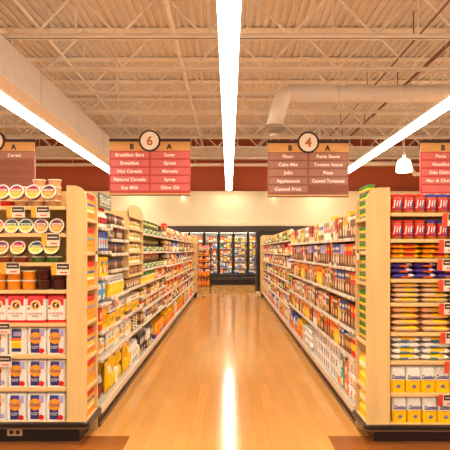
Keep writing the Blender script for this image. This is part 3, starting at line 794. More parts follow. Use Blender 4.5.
def art_brown(A, w, h):
    A.rect(-w * .30, h * .06, w * .18, h * .93, 'brown', 4, 10); A.rect(w * .18, h * .66, w * .42, h * .92, 'beige', 3, 4); A.disc(-w * .04, h * .60, w * .28, w * .28, 'orange', 24); A.text('Gold', -w * .04, h * .60, .024, 'choc', w * .46, .03)
    A.rect(-w * .28, h * .3, w * .16, h * .4, 'amber', 3, 2); A.disc(w * .27, h * .17, w * .14, w * .12, 'lilac', 14)
FW = .142
b_red = bag('flour_bag', 'red and white flour bag', FW + .002, .10, .210, [(.12, 'red'), (.90, 'white'), (1, 'red')], art_red, seed=2, split=True)
b_gold = [bag('flour_bag', 'white flour bag with round gold label', FW, .10, .207, [(1, 'white')], art_gold, seed=3 + k, split=True) for k in range(3)]
b_blue = bag('flour_bag', 'white flour bag with blue and yellow label', FW - .004,   .09, .207, [(1, 'white')], art_blue, seed=9, split=True)
b_brown = bag('flour_bag', 'white flour bag with brown band', FW, .10, .207, [(1, 'white')], art_brown, seed=11, split=True)
Yb = YF + .065; pitch = .1465
for row, z, ms in (('fifth', L[3], [b_red] * 5), ('sixth', L[2], [b_gold[0], b_gold[1], b_blue, b_brown, b_brown]), ('seventh', L[1], [b_gold[2], b_gold[0], b_gold[1], b_brown, b_brown]), ('bottom', L[0], [b_gold[1], b_gold[2], b_gold[0], b_brown, b_brown])):
    for k, m in enumerate(ms):
        x = XI[-1] - .0875 - pitch * k
        put(m, x - R.uniform(-.001, .001), Yb + R.uniform(-.012, .012), z, R.uniform(-.012, .012), f'{m.look}, {row} shelf, left end display, {from_panel(k + 1)}', m.plural + ' on the left end display')

# -------- goods of the right end display
L = LV[1]
def pb_jar(lidc, look):
    r, h = .0405, .142; b = MB(); bz = h * .86
    b.lathe([(r * .9, 0), (r, .008), (r, .022), (r * 1.004, .022), (r * 1.004, bz * .90), (r, bz * .90), (r, bz * .93), (r * .93, bz)], ['peanut', 'peanut', 'peanut', 'peanut', 'peanut', 'peanut', 'peanut'], 24, 'peanut', 'peanut')
    lb = MB(); rr = r * 1.012; lb.lathe([(r, .021), (rr, .022), (rr, bz * .90), (r, bz * .905)], 'red', 24)
    A = Art(lb, cyl_S(rr)); A.rect(.016, .030, .046, .088, 'blue', 8, 1, .1); A.rect(.036, .030, .052, .09, 'green', 4, 1, .1); A.rect(-.012, .030, .038, .041, 'violet', 8, 1); A.rect(-.01, .041, .034, .045, 'orange', 8, 1)
    A.text('Jif', -.004, .075, .046, 'white', .064, .012, .10)
    l = MB(); l.lathe([(r * .99, bz - .002), (r * 1.01, bz), (r * 1.01, h - .004), (r * .95, h)], lidc, 24, None, lidc)
    for i in range(24): 
        a = 2 * PI * i / 24; l.box(r * 1.0 * math.cos(a) - .0014, r * 1.0 * math.cos(a) + .0014, r * 1.0 * math.sin(a) - .0014, r * 1.0 * math.sin(a) + .0014, bz + .001, h - .004, lidc)
    return Model('peanut_butter_jar', look, look + 's', 'jar', b.mesh('peanut_butter_jar'), (('label', lb.mesh('label')), ('lid', l.mesh('lid'))), (2 * r, 2 * r, h))
j_red, j_blu = pb_jar('red', 'red-lidded peanut butter jar'), pb_jar('violet', 'purple-lidded peanut butter jar')
for row, z in (('top', L[8]), ('second', L[7])):
    for k in range(8):
        m = j_red if k < 3 else j_blu
        put(m, XI[1] + .064 + .0862 * k, YF + .06, z, R.uniform(-.12, .12), f'{m.look}, {row} shelf of the right end display, {from_panel(k + 1)}', m.plural + ' on the right end display')
def stacks(m_list, z, n, pitch, x0, nst, t, row, sc, jit=.006, yoff=.17, group=''):
    for k in range(nst):
        zz = z
        for j in range(n[k % len(n)]):
            m = m_list[(k * 3 + j * 2) % len(m_list)]
            nm = 'lowest' if j == 0 else 'topmost' if j == n[k % len(n)] - 1 else nth(j + 1) + ' up'
            put(m, x0 + pitch * k + R.uniform(-jit, jit), YF + yoff + R.uniform(-.008, .008), zz, R.uniform(-.022, .022), f'{m.look}, {nm} in {nth(k + 1)} stack from panel, {row}', group)
            zz += m.size[2] * 1.03 + t
f_yel = [pillow('snack_packet', 'yellow packet with red print', .23, .26, .036, 'yellow', 'yellow', [(-.3, -1, .55, -.5, 'red', 1), (-.9, -1, -.5, -.6, 'orange', 1), (-.2, -1, .5, -.75, 'amber', -1)], seed=k) for k in range(3)]
stacks(f_yel, L[6], [3, 3], .232, XI[1] + .135, 3, .001, 'seventh shelf up', 1, group='yellow packets on the right end display')
f_blu = [pillow('snack_packet', 'blue packet with white flash', .168, .26, .040, 'violet', 'violet', [(-.2, -1, .6, -.7, 'orange', -1), (-.6, -.75, .3, -.25, 'lilac', 1), (.4, -1, .9, -.5, 'white', 1)], seed=5 + k) for k in range(3)]
stacks(f_blu, L[5], [3, 3], .171, XI[1] + .108, 4, .000, 'sixth shelf up', 1, group='blue packets on the right end display')
f_tan = [pillow('grain_bag', 'tan grain bag with yellow label', .208, .28, .036, 'beige', 'beige', [(-.4 + .2 * k, -1, .5, -.45, 'yellow', 1), (-.9, -1, -.2, -.7, 'peach', -1)], 'bag', seed=10 + k) for k in range(3)]
stacks(f_tan, L[4], [4, 4], .218, XI[1] + .132, 3, .0, 'fifth shelf up', 1, .004, group='tan bags on the upper right shelf')
f_br = [pillow('grain_bag', 'brown grain bag with yellow stripe', .212, .28, .045, 'peach', 'peach', [(-.2, -1, .8, -.65, 'yellow', 1), (-.9, -.7, .1, -.2, 'beige', 1), (-.6, -1, .2, -.75, 'beige', -1)], 'bag', seed=20 + k) for k in range(3)]
stacks(f_br, L[3], [4, 4], .222, XI[1] + .132, 3, .001, 'fourth shelf up', 1, .004, group='brown bags on the fourth right shelf')
f_wh = [pillow('rice_bag', 'white bag with coloured print', .216, .28, .0435, 'white', 'white', [(-.4, -1, .6, -.62, 'yellow', 1) if k != 1 else (-.7, -.8, .3, -.4, 'sky', 1), (-.35, -1, .15, -.95, 'sky', -1), (-.2, -.9, .1, -.7, 'sky', 1)], 'bag', seed=30 + k) for k in range(3)]
stacks(f_wh, L[2], [4, 4], .226, XI[1] + .132, 3, .0, 'third shelf up', 1, .004, group='white bags on the right end display')
def art_sugar(A, w, h):
    A.text('Domino', w * .02, h * .60, .028, 'navy', w * .86, .04, .1); A.rect(-w * .42, h * .525, w * .42, h * .545, 'navy', 4, 1); A.rect(-w * .25, h * .46, w * .25, h * .485, 'orange', 3, 1)
    A.disc(w * .02, h * .24, w * .135, w * .135, 'navy', 16); A.disc(w * .02, h * .24, w * .105, w * .105, 'lilac', 16); A.rect(-w * .04, h * .215, w * .08, h * .26, 'charcoal', 2, 1)
b_sug = [bag('sugar_bag', 'white and yellow sugar bag', .107, .085, .196, [(.53, 'yellow'), (1, 'white')], art_sugar, seed=40 + k, split=True) for k in range(3)]
for row, z, x0 in (('second', L[1], 396.5), ('bottom', L[0], 398)):
    for k in range(6):
        m = b_sug[k % 3]
        put(m, px(x0 + 1.8 + 14.7 * k + (0 if row == 'second' else .3 * k), YF + .03), YF + .065 + R.uniform(-.01, .012), z, R.uniform(-.06, .06), f'white and yellow sugar bag, {row} shelf{" up" if row == "second" else ""} of the right end display, {from_panel(k + 1)}', 'sugar bags on the right end display')

# -------- goods of the narrow aisle-side shelves
c_red = carton('snack_carton', 'yellow carton with red top', .062, .11, .195, [(.28, 'amber'), (.36, 'ivory'), (.52, 'yellow'), (.62, 'blue'), (.78, 'amber'), (1, 'red')], [('disc', .2, .06, .8, .26, 'orange')])
c_org = carton('snack_carton', 'orange carton with red top', .062, .11, .19, [(.25, 'amber'), (.5, 'orange'), (.58, 'sky'), (.76, 'amber'), (1, 'red')], [('disc', .2, .28, .8, .46, 'yellow')])
for i, z in enumerate(CV[-1]):
    for k in range(4):
        m = c_red if i % 2 == 0 else c_org
        put(m, XO[-1] - .075, 4.008 + .068 * k, z, PI / 2, f'{m.look}, {nth(k + 1)} from front, {"bottom" if i == 0 else nth(i + 1)} aisle-side shelf, left end display', 'red-topped cartons on the narrow left shelf')
c_grn = can('tall_can', 'green-lidded can with cream label', .033, .061, 'ivory', 'yellow', 'brown', 'green', 'can', [(.62, .97, 'green'), (.2, .3, 'choc')])
for i, n in ((2, 6), (3, 3), (4, 3), (5, 4)):
    for k in range(4):
        for j in range(n):
            put(c_grn, XO[1] + .047, 4.0 + .0685 * k, CV[1][i] + .0625 * j, 0, f'green-lidded can, {nth(j + 1)} layer up, {nth(k + 1)} from front, {nth(i)} aisle-side shelf, right end display', 'green-lidded cans on the narrow right shelf')
c_yel = bottle('shaker_bottle', 'yellow-capped shaker bottle', .032, .112, 'lemon', 'yellow', 'ivory')
c_yl2 = bottle('shaker_bottle', 'amber-capped shaker bottle', .032, .111, 'lemon', 'amber', 'yellow')
for i, n in ((0, 2), (1, 2)):
    for k in range(4):
        for j in range(n):
            m = c_yel if j else c_yl2
            put(m, XO[1] + .047, 4.0 + .0685 * k, CV[1][i] + .113 * j, 0, f'{m.look}, {("lower", "upper")[j]} layer, {nth(k + 1)} from front, {("bottom", "first")[i]} aisle-side shelf, right end display', 'capped shaker bottles on the narrow right shelf')

# ------------------------------------------------------------------ the two long runs of shelving
LIP = {-1: -1.05, 1: 1.03}
NB = {}
def bay(s, i, y0, y1, levels, wooden=(), header=None):
    d = SIDE[s]
    t = thing('shelving_bay', f'white metal shelving bay of the {d} run, {nth(i + 1)} from the near end', 'shelving', (LIP[s], y0, 0), 0, f'shelving bays of the {d} run')
    X = lambda u: s * u; w = y1 - y0
    mb = MB(); mb.box(X(.43), X(.46), 0, w, .1, 1.74, 'rack_back'); part('back_panel', mb, t)
    for yy in (.0, w - .02):
        mb = MB(); mb.box(X(.40), X(.43), yy, yy + .02, .1, 1.74, 'rack_white'); part('upright', mb, t)
    mb = MB(); mb.box(X(.0), X(.43), 0, w, .13, .17, 'rack_white'); mb.box(X(-.012), X(0), 0.001, w - .001, .108, .172, 'rail_white', .004); part('base_deck', mb, t)
    mb = MB(); mb.box(X(.016), X(.43), 0, w, 0, .13, 'kick_black'); mb.box(X(.004), X(.016), 0, w, .0, .035, 'bumper_bright', .004); part('kick_plate', mb, t)
    for k, z in enumerate(levels[1:]):
        wd = k + 1 in wooden; u0 = .10 if z in RISER else 0.0
        m1 = 'maple' if wd else 'wire_black' if u0 else 'rack_white'
        mb = MB(); mb.box(X(u0), X(.43), .004, w - .004, z - .022, z, m1); sh = part('shelf', mb, t)
        mb = MB(); mb.box(X(u0 - .01), X(u0), .005, w - .005, z - .026, z + .002, 'maple_edge' if wd else 'wire_black' if u0 else 'rail_white', .003)
        if not wd and not u0:
            y = .05
            while y < w - .06:                                           # small shelf-edge labels
                c = R.choice(['tag_white', 'tag_white', 'grey', 'tag_yellow', 'tag_white', 'tag_red'])
                mb.box(X(-.0112), X(-.0098), y, y + .04, z - .024, z - .002, c); y += R.uniform(.09, .2)
        part('price_rail', mb, sh)
    if wooden:
        for yy in (0.0, w - .018):
            mb = MB(); zb = levels[wooden[0]] - .03
            mb.box(X(-.012), X(.43), yy, yy + .018, zb, 1.86, 'maple', .003); part('side_panel', mb, t)
        mb = MB(); pts = [(0, 1.80), (w, 1.80)]
        for k in range(13):
            a = k / 12; pts.append((w * (1 - a), 1.80 + .07 + .075 * min(1, math.sin(PI * (.06 + .88 * a)) * 1.25)))
        f = [(X(-.012), y, z) for y, z in pts]; b = [(X(.006), y, z) for y, z in pts]
        if s > 0: f, b = f[::-1], b[::-1]
        mb.loft([f[::-1], b[::-1]], 'maple'); mb.poly(f, 'maple'); mb.poly(b[::-1], 'maple'); part('header_board', mb, t)
        mb = MB(); mb.box(X(.0), X(.43), .018, w - .018, 1.85, 1.862, 'maple'); part('top_board', mb, t)
    NB[(s, i)] = (y0, y1, levels)
    return t
RISER = {1.52, 1.76, 1.301}
yb = [4.30, 4.66, 5.45, 6.35, 7.55, 8.75, 9.95, 11.15, 12.35, 13.55, 14.75, 15.95]
LL = [[.17, .55, .775, 1.0, 1.225, 1.44, 1.64], [.17, .55, .775, 1.03, 1.27, 1.42, 1.55, 1.68], [.17, .55, .775, 1.04, 1.185, 1.31, 1.44, 1.565, 1.69],
      [.17, .545, .72, .87, 1.04, 1.21, 1.301, 1.43, 1.52, 1.66, 1.76]]
LL.append(LL[3]); far = [.17, .50, .72, .95, 1.18, 1.42, 1.66]
while len(LL) < 11: LL.append(far)
for i in range(11): bay(-1, i, yb[i], yb[i + 1], LL[i], wooden=(4, 5, 6, 7, 8) if i == 2 else ())
yr = [4.30 + 1.165 * i for i in range(11)]
near_r = [.17, .545, .777, 1.055, 1.30, 1.55]; far_r = [.17, .46, .68, .90, 1.14, 1.38, 1.62]
for i in range(10): bay(1, i, yr[i], yr[i + 1], near_r if i < 4 else far_r)

FIL = {}
def fill(s, i, lev, seq, ya=None, yb_=None, back=.014, tight=.004, row='', jig=.008, rot=.03):
    """set goods along one shelf of one bay, from its near end: seq = [(model, how many side by side, stacked how high)]"""
    y0, y1, levels = NB[(s, i)]; z = levels[lev]
    if z in RISER: back += .10
    y = (ya if ya is not None else y0 + .022); end = (yb_ if yb_ is not None else y1 - .022)
    k0 = FIL.get((s, i, lev, row), 0); q = 0
    where = row + ('base deck' if lev == 0 else nth(lev + 1) + ' tier')
    top = levels[lev + 1] if lev + 1 < len(levels) else 99
    while True:
        m, n, hi = seq[q % len(seq)]; q += 1
        for _ in range(n):
            w, d, h = m.size
            if y + w > end: return
            k0 += 1; FIL[(s, i, lev, row)] = k0
            for j in range(hi):
                if z + (j + 1) * (h + .002) > top - .022: break
                xx = LIP[s] + s * (back + d / 2 + R.uniform(0, jig))
                lab = f'{m.look}, {nth(k0)} along {where}, {nth(i + 1)} bay, {SIDE[s]} run' if hi == 1 else f'{m.look}, {nth(j + 1)} up, {nth(k0)} stack, {where}, {nth(i + 1)} bay, {SIDE[s]} run'
                put(m, xx, y + w / 2, z + j * (h + .002), -s * PI / 2 + R.uniform(-rot, rot) * (1.15 if m.cat in ('bag', 'pouch') and hi == 1 else 1), lab, f'{m.plural} on the {SIDE[s]} run')
            y += w + tight
# -------- models for the aisle
cx = lambda nm, look, w, d, h, bands, art=(), **k: carton(nm, look, w, d, h, bands, art, **k)
sp = [jar('spice_jar', 'brown spice jar with dark cap', .027, .10, 'choc', 'charcoal', 'brown', seg=10), jar('spice_jar', 'tan spice jar with navy cap', .027, .102, 'brown', 'navy', 'tan', seg=10),
      jar('spice_jar', 'brown spice jar with red cap', .027, .10, 'brown', 'red', 'beige', seg=10)]
wb = [cx('seasoning_box', 'cream seasoning box with yellow band', .07, .09, .088, [(.3, 'ivory'), (.62, 'yellow'), (.8, 'cream'), (1, 'brown')], [('disc', .3, .35, .7, .6, 'brown')]),
      cx('seasoning_box', 'cream seasoning box with green band', .07, .09, .088, [(.35, 'ivory'), (.6, 'lime'), (.82, 'cream'), (1, 'tan')], [('rect', .25, .1, .75, .28, 'amber')])]
wr_ = cx('seasoning_box', 'red-brown seasoning box', .07, .09, .088, [(.25, 'brown'), (.6, 'salsa'), (.8, 'tan'), (1, 'brown')], [('rect', .25, .3, .75, .55, 'peach')])
gj = [jar('herb_jar', 'green-capped brown herb jar', .031, .105, 'brown', 'green', 'tan', seg=10), jar('herb_jar', 'green-capped dark herb jar', .031, .105, 'choc', 'forest', 'lime', seg=10)]
gs = [jar('herb_jar', 'short cream-capped green jar', .036, .062, 'forest', 'cream', 'green', seg=10, lid_h=.34), jar('herb_jar', 'short green-capped pale jar', .036, .062, 'sage', 'lime', 'beige', seg=10, lid_h=.3)]
oj = [jar('spice_tin', 'orange spice tin', .034, .105, 'orange', 'brown', 'peach', seg=10), jar('spice_tin', 'peach spice tin with red cap', .034, .105, 'peach', 'red', 'tan', seg=10)]
gc = cx('tea_box', 'bright green-topped yellow box', .085, .12, .125, [(.55, 'lemon'), (.7, 'ivory'), (1, 'green')], [('disc', .25, .15, .75, .5, 'amber')])
sugar_c = cx('sugar_carton', 'yellow sugar carton with white top', .092, .17, .178, [(.58, 'yellow'), (.64, 'navy'), (1, 'ivory')], [('disc', .3, .12, .7, .42, 'brown'), ('rect', .12, .74, .88, .88, 'lilac')])
sugar_b = cx('sugar_carton', 'yellow sugar carton with brown base', .092, .17, .178, [(.2, 'brown'), (.66, 'yellow'), (1, 'ivory')], [('rect', .2, .3, .8, .55, 'tan')])
sugar_l = bag('sugar_sack', 'yellow sugar sack with lilac top', .125, .12, .195, [(.62, 'yellow'), (1, 'ivory')], lambda A, w, h: (A.text('Domino', 0, h * .72, .02, 'violet', w * .75, .03), A.rect(-w * .38, h * .80, w * .38, h * .88, 'lilac', 3, 1), A.rect(-w * .3, h * .2, w * .3, h * .5, 'lemon', 3, 2)), seed=51)
red_box = cx('cake_mix_box', 'red baking box with yellow flash', .10, .07, .19, [(.3, 'red'), (.42, 'yellow'), (1, 'red')], [('disc', .2, .5, .8, .85, 'ivory')])
yel_tall = cx('baking_box', 'tall yellow baking box', .08, .07, .195, [(.8, 'yellow'), (1, 'amber')], [('rect', .2, .2, .8, .6, 'orange')])
blue_b = pillow('baking_bag', 'blue and white baking bag', .14, .185, .07, 'sky', 'blue', [(-.6, .2, .6, .7, 'white', 0), (-.5, -.7, .5, -.2, 'ivory', 0), (-1, -1, 1, -.75, 'violet', 0)], 'bag', 61, True)
yel_dots = cx('baking_box', 'large yellow box with coloured dots', .15, .08, .165, [(1, 'yellow')], [('disc', .1, .2, .4, .5, 'white'), ('disc', .5, .15, .85, .5, 'red'), ('disc', .35, .5, .65, .8, 'green'), ('disc', .12, .6, .3, .85, 'orange'), ('disc', .7, .6, .9, .85, 'sky')])
blue_box = cx('baking_box', 'blue box with white picture', .075, .08, .165, [(.15, 'navy'), (.7, 'sky'), (1, 'blue')], [('rect', .15, .15, .6, .65, 'ivory'), ('disc', .4, .3, .9, .6, 'red')])
red_btl = bottle('sauce_bottle', 'white bottle with red cap', .034, .17, 'ivory', 'red', 'crimson')
choc_p = pillow('chocolate_pouch', 'brown and red chocolate pouch', .16, .26, .08, 'choc', 'choc', [(-.7, -.5, .7, .1, 'crimson', 0), (-.6, .3, .6, .8, 'silver', 0), (-.3, -.3, .4, 0, 'red', 0)], 'pouch', 62, True)
grn_p = pillow('chocolate_pouch', 'dark pouch with green stripe', .12, .15, .06, 'charcoal', 'choc', [(-1, -.2, 1, .3, 'forest', 0), (-.5, -.8, .5, -.4, 'ivory', 0)], 'pouch', 63, True)
yel_p = pillow('chip_pouch', 'yellow baking chip pouch', .15, .27, .085, 'yellow', 'yellow', [(-.7, .3, .7, .7, 'ivory', 0), (-.4, -.7, .4, -.3, 'lemon', 0)], 'pouch', 64, True)
yel_sq = pillow('chip_pouch', 'plain bright yellow pouch', .16, .15, .09, 'yellow', 'yellow', [(-.3, -.2, .3, .2, 'lemon', 0)], 'pouch', 65, True)
wht_b = bag('sugar_sack', 'white sugar sack with blue mark', .12, .11, .25, [(1, 'white')], lambda A, w, h: (A.rect(-w * .3, h * .1, w * .3, h * .3, 'sky', 3, 2), A.disc(0, h * .55, w * .2, w * .2, 'lilac', 12)), seed=52)
wht_s = bag('sugar_sack', 'white sugar sack with amber mark', .11, .10, .16, [(1, 'ivory')], lambda A, w, h: (A.rect(-w * .35, h * .35, w * .35, h * .65, 'yellow', 3, 2),), seed=53)
snk = [pillow('snack_pouch', 'white and yellow snack pouch', .12, .145, .06, 'ivory', 'ivory', [(-.8, -.3, .8, .2, 'yellow', 0), (-.4, .4, .4, .8, 'sky', 0)], 'pouch', 70, True),
       pillow('snack_pouch', 'brown and cream snack pouch', .12, .14, .06, 'tan', 'brown', [(-.7, -.6, .7, 0, 'cream', 0)], 'pouch', 71, True)]
brn_flat = pillow('wafer_packet', 'brown flat wafer packet', .17, .20, .030, 'brown', 'tan', [(-.5, -1, .5, -.6, 'cream', 0)], 'packet', 72)
blk_b = pillow('coffee_pouch', 'black and white pouch', .15, .25, .08, 'charcoal', 'black', [(-.8, .1, .8, .6, 'silver', 0), (-.6, -.8, .2, -.4, 'ivory', 0)], 'pouch', 73, True)
bst = cx('carton_box', 'white and brown carton', .13, .16, .23, [(.45, 'brown'), (1, 'white')], [('rect', .15, .1, .85, .35, 'cream')])
pur = cx('cookie_box', 'yellow box with violet base', .12, .10, .20, [(.28, 'violet'), (1, 'amber')], [('rect', .15, .4, .85, .8, 'yellow')])
orb = cx('cookie_box', 'orange cookie box', .11, .12, .2, [(.7, 'orange'), (1, 'amber')], [('disc', .2, .2, .8, .6, 'yellow')])
# mixed boxes of the right run: pasta and cake-mix cartons
def tall(nm, look, bands, art, w=.104, h=.204): return cx(nm, look, w, .075, h, bands, art)
rb = {
 'beige': tall('pasta_box', 'beige pasta box with brown picture', [(.25, 'tan'), (.7, 'cream'), (1, 'beige')], [('disc', .15, .2, .85, .6, 'brown'), ('rect', .15, .72, .85, .86, 'salsa')]),
 'brown': tall('cake_mix_box', 'brown cake box with cream slice', [(.55, 'choc'), (.75, 'brown'), (1, 'salsa')], [('disc', .15, .12, .85, .5, 'peach'), ('rect', .1, .78, .9, .9, 'ivory')]),
 'red': tall('cake_mix_box', 'red cake box with brown slice', [(.5, 'brown'), (.62, 'red'), (1, 'red')], [('disc', .2, .1, .8, .5, 'tan'), ('rect', .15, .7, .85, .88, 'yellow')]),
 'yellow': tall('cake_mix_box', 'yellow cake box with red lettering', [(.7, 'yellow'), (1, 'amber')], [('disc', .2, .12, .8, .5, 'lemon'), ('rect', .15, .7, .85, .85, 'red')]),
 'blue': tall('cake_mix_box', 'blue-topped brown cake box', [(.5, 'brown'), (.62, 'tan'), (1, 'blue')], [('disc', .15, .1, .85, .5, 'cream'), ('rect', .12, .74, .88, .86, 'ivory')]),
 'orange': tall('cake_mix_box', 'orange-topped brown cake box', [(.45, 'brown'), (.6, 'peach'), (1, 'orange')], [('disc', .15, .12, .85, .5, 'amber')]),
 'pink': tall('cake_mix_box', 'pale box with pink stripe', [(.4, 'ivory'), (.58, 'pink'), (1, 'cream')], [('disc', .2, .6, .8, .95, 'salsa')]),
 'white': tall('cake_mix_box', 'white box with blue lettering', [(.3, 'tan'), (1, 'ivory')], [('rect', .12, .6, .88, .8, 'blue'), ('disc', .2, .08, .8, .4, 'brown')]),
 'amber': tall('pasta_box', 'amber and brown pasta box', [(.4, 'brown'), (.8, 'amber'), (1, 'tan')], [('rect', .2, .15, .8, .6, 'cream')]),
 'crim': tall('pasta_box', 'crimson and cream pasta box', [(.3, 'cream'), (1, 'crimson')], [('rect', .2, .1, .8, .5, 'peach')]),
 'lil': tall('cake_mix_box', 'lilac-topped brown cake box', [(.55, 'choc'), (1, 'lilac')], [('disc', .15, .12, .85, .55, 'tan')]),
}
ytop = cx('pasta_box', 'tall box with bright yellow top', .10, .08, .235, [(.3, 'brown'), (.8, 'cream'), (1, 'yellow')], [('disc', .2, .3, .8, .65, 'salsa')])
rcan = can('frosting_can', 'red and yellow frosting can', .037, .16, 'red', 'yellow', 'red', 'ivory')
bcan = can('frosting_can', 'brown frosting can with cream lid', .037, .15, 'brown', 'tan', 'choc', 'ivory')
flour2 = bag('flour_sack', 'white sack with violet mark', .105, .09, .112, [(1, 'white')], lambda A, w, h: (A.rect(-w * .1, h * .3, w * .25, h * .7, 'violet', 2, 2), A.rect(-w * .3, h * .75, w * .3, h * .85, 'crimson', 2, 1)), seed=81)
flour3 = bag('flour_sack', 'white sack with orange mark', .105, .09, .108, [(1, 'white')], lambda A, w, h: (A.disc(0, h * .5, w * .22, h * .25, 'orange', 12), A.rect(-w * .3, h * .1, w * .3, h * .2, 'navy', 2, 1)), seed=82)
teal_p = bag('mix_bag', 'teal bag with white label', .15, .13, .16, [(1, 'teal')], lambda A, w, h: A.rect(-w * .3, h * .2, w * .3, h * .6, 'ivory', 2, 3), seed=83)
orng_p = bag('mix_bag', 'bright orange bag with white label', .14, .12, .14, [(1, 'orange')], lambda A, w, h: A.rect(-w * .1, h * .2, w * .4, h * .65, 'ivory', 2, 3), seed=84)
wht_f = pillow('flour_packet', 'flat white flour packet', .20, .26, .085, 'white', 'white', [(-.3, -.3, .3, .3, 'tan', 1)], 'packet', 85)
sal_p = bag('flour_sack', 'white sack with salmon label', .12, .10, .19, [(.5, 'peach'), (1, 'white')], lambda A, w, h: (A.rect(-w * .3, h * .1, w * .3, h * .4, 'orange', 2, 2),), seed=86)
blu_o = cx('pancake_box', 'blue and orange pancake box', .13, .08, .25, [(.35, 'orange'), (1, 'blue')], [('disc', .15, .4, .85, .75, 'ivory')])
yel_o = cx('pancake_box', 'yellow and orange pancake box', .13, .08, .25, [(.4, 'orange'), (1, 'yellow')], [('disc', .15, .45, .85, .8, 'red')])
# mixed goods for the far bays
mixm = [cx('dry_goods_box', 'red dry goods box', .13, .10, .19, [(.4, 'amber'), (1, 'red')], [('disc', .2, .1, .8, .5, 'amber')]), cx('dry_goods_box', 'tan dry goods box', .13, .10, .19, [(.5, 'tan'), (.7, 'brown'), (1, 'beige')], [('rect', .2, .1, .8, .4, 'tan')]),
        cx('dry_goods_box', 'blue and white dry goods box', .13, .10, .185, [(.5, 'ivory'), (1, 'blue')], [('rect', .2, .55, .8, .8, 'white')]), cx('dry_goods_box', 'amber dry goods box', .12, .10, .19, [(.6, 'amber'), (1, 'orange')], [('disc', .2, .2, .8, .6, 'cream')]),
        jar('preserve_jar', 'red jar with cream lid', .045, .165, 'crimson', 'cream', 'salsa', seg=10), jar('preserve_jar', 'brown jar with yellow lid', .045, .17, 'brown', 'yellow', 'tan', seg=10), jar('preserve_jar', 'dark jar with white label', .045, .165, 'plum', 'red', 'cream', seg=10),
        can('food_can', 'yellow-labelled food can', .042, .11, 'yellow', 'ivory'), can('food_can', 'red-labelled food can', .042, .11, 'red', 'ivory'), can('food_can', 'brown-labelled food can', .042, .11, 'brown', 'tan'),
        bottle('syrup_bottle', 'brown syrup bottle', .04, .19, 'brown', 'red', 'cream'), bottle('syrup_bottle', 'green bottle with yellow cap', .038, .19, 'forest', 'yellow', 'lime'),
        pillow('food_pouch', 'white and red food pouch', .15, .19, .08, 'cream', 'cream', [(-.7, -.6, .7, .1, 'crimson', 0)], 'pouch', 90, True), pillow('food_pouch', 'brown and yellow food pouch', .15, .19, .08, 'tan', 'tan', [(-.7, .0, .7, .6, 'yellow', 0)], 'pouch', 91, True)]

lowm = [cx('biscuit_box', 'low tan biscuit box', .12, .14, .125, [(.4, 'brown'), (1, 'tan')], [('rect', .2, .5, .8, .85, 'cream')]), cx('biscuit_box', 'low red biscuit box', .11, .14, .12, [(.3, 'cream'), (1, 'crimson')], [('disc', .2, .4, .8, .85, 'amber')]),
        cx('biscuit_box', 'low blue biscuit box', .12, .14, .125, [(.35, 'ivory'), (1, 'blue')], [('rect', .2, .5, .8, .8, 'ivory')]), cx('biscuit_box', 'low amber biscuit box', .12, .14, .12, [(.5, 'orange'), (1, 'amber')], [('disc', .2, .2, .8, .7, 'ivory')])]
# -------- left run
fill(-1, 0, 0, [(choc_p, 2, 1), (grn_p, 1, 1)])
fill(-1, 0, 1, [(snk[1], 1, 1), (snk[0], 2, 1)])
fill(-1, 0, 2, [(red_box, 1, 1), (yel_tall, 3, 1)])
fill(-1, 0, 3, [(blue_b, 4, 1)])
fill(-1, 0, 4, [(yel_dots, 2, 1)])
fill(-1, 0, 5, [(blue_box, 6, 1)])
fill(-1, 0, 6, [(red_btl, 9, 1)])
fill(-1, 1, 0, [(yel_p, 1, 1), (yel_sq, 1, 2), (wht_s, 1, 1), (yel_sq, 2, 2), (yel_p, 1, 1)])
fill(-1, 1, 1, [(snk[0], 2, 1), (wht_s, 2, 1), (snk[1], 1, 1), (snk[0], 1, 1)])
fill(-1, 1, 2, [(sugar_c, 3, 1), (sugar_b, 2, 1), (sugar_c, 3, 1)])
fill(-1, 1, 3, [(sugar_l, 9, 1)])
for lv, a, b in ((4, 0, 1), (5, 0, 1), (6, 2, 0), (7, 0, 2)):
    fill(-1, 1, lv, [(sp[a], 4, 1), (sp[b], 2, 1)])
fill(-1, 2, 0, [(yel_sq, 1, 2), (yel_p, 1, 1), (wht_b, 3, 1), (wht_s, 1, 1), (wht_b, 4, 1)])
fill(-1, 2, 1, [(wht_s, 2, 1), (snk[0], 1, 1), (brn_flat, 3, 5)])
fill(-1, 2, 2, [(sugar_b, 3, 1), (sugar_c, 4, 1)])
fill(-1, 2, 3, [(cx('wide_box', 'low brown baking box', .12, .12, .09, [(.5, 'brown'), (1, 'tan')], [('rect', .2, .2, .8, .6, 'cream')]), 9, 1)])
for lv in (4, 5, 6, 7, 8): fill(-1, 2, lv, [((wr_ if lv in (4,) else wb[0]), 5, 1), ((wb[1] if lv > 5 else wr_ if lv == 4 else wb[0]), 4, 1)], back=.012)
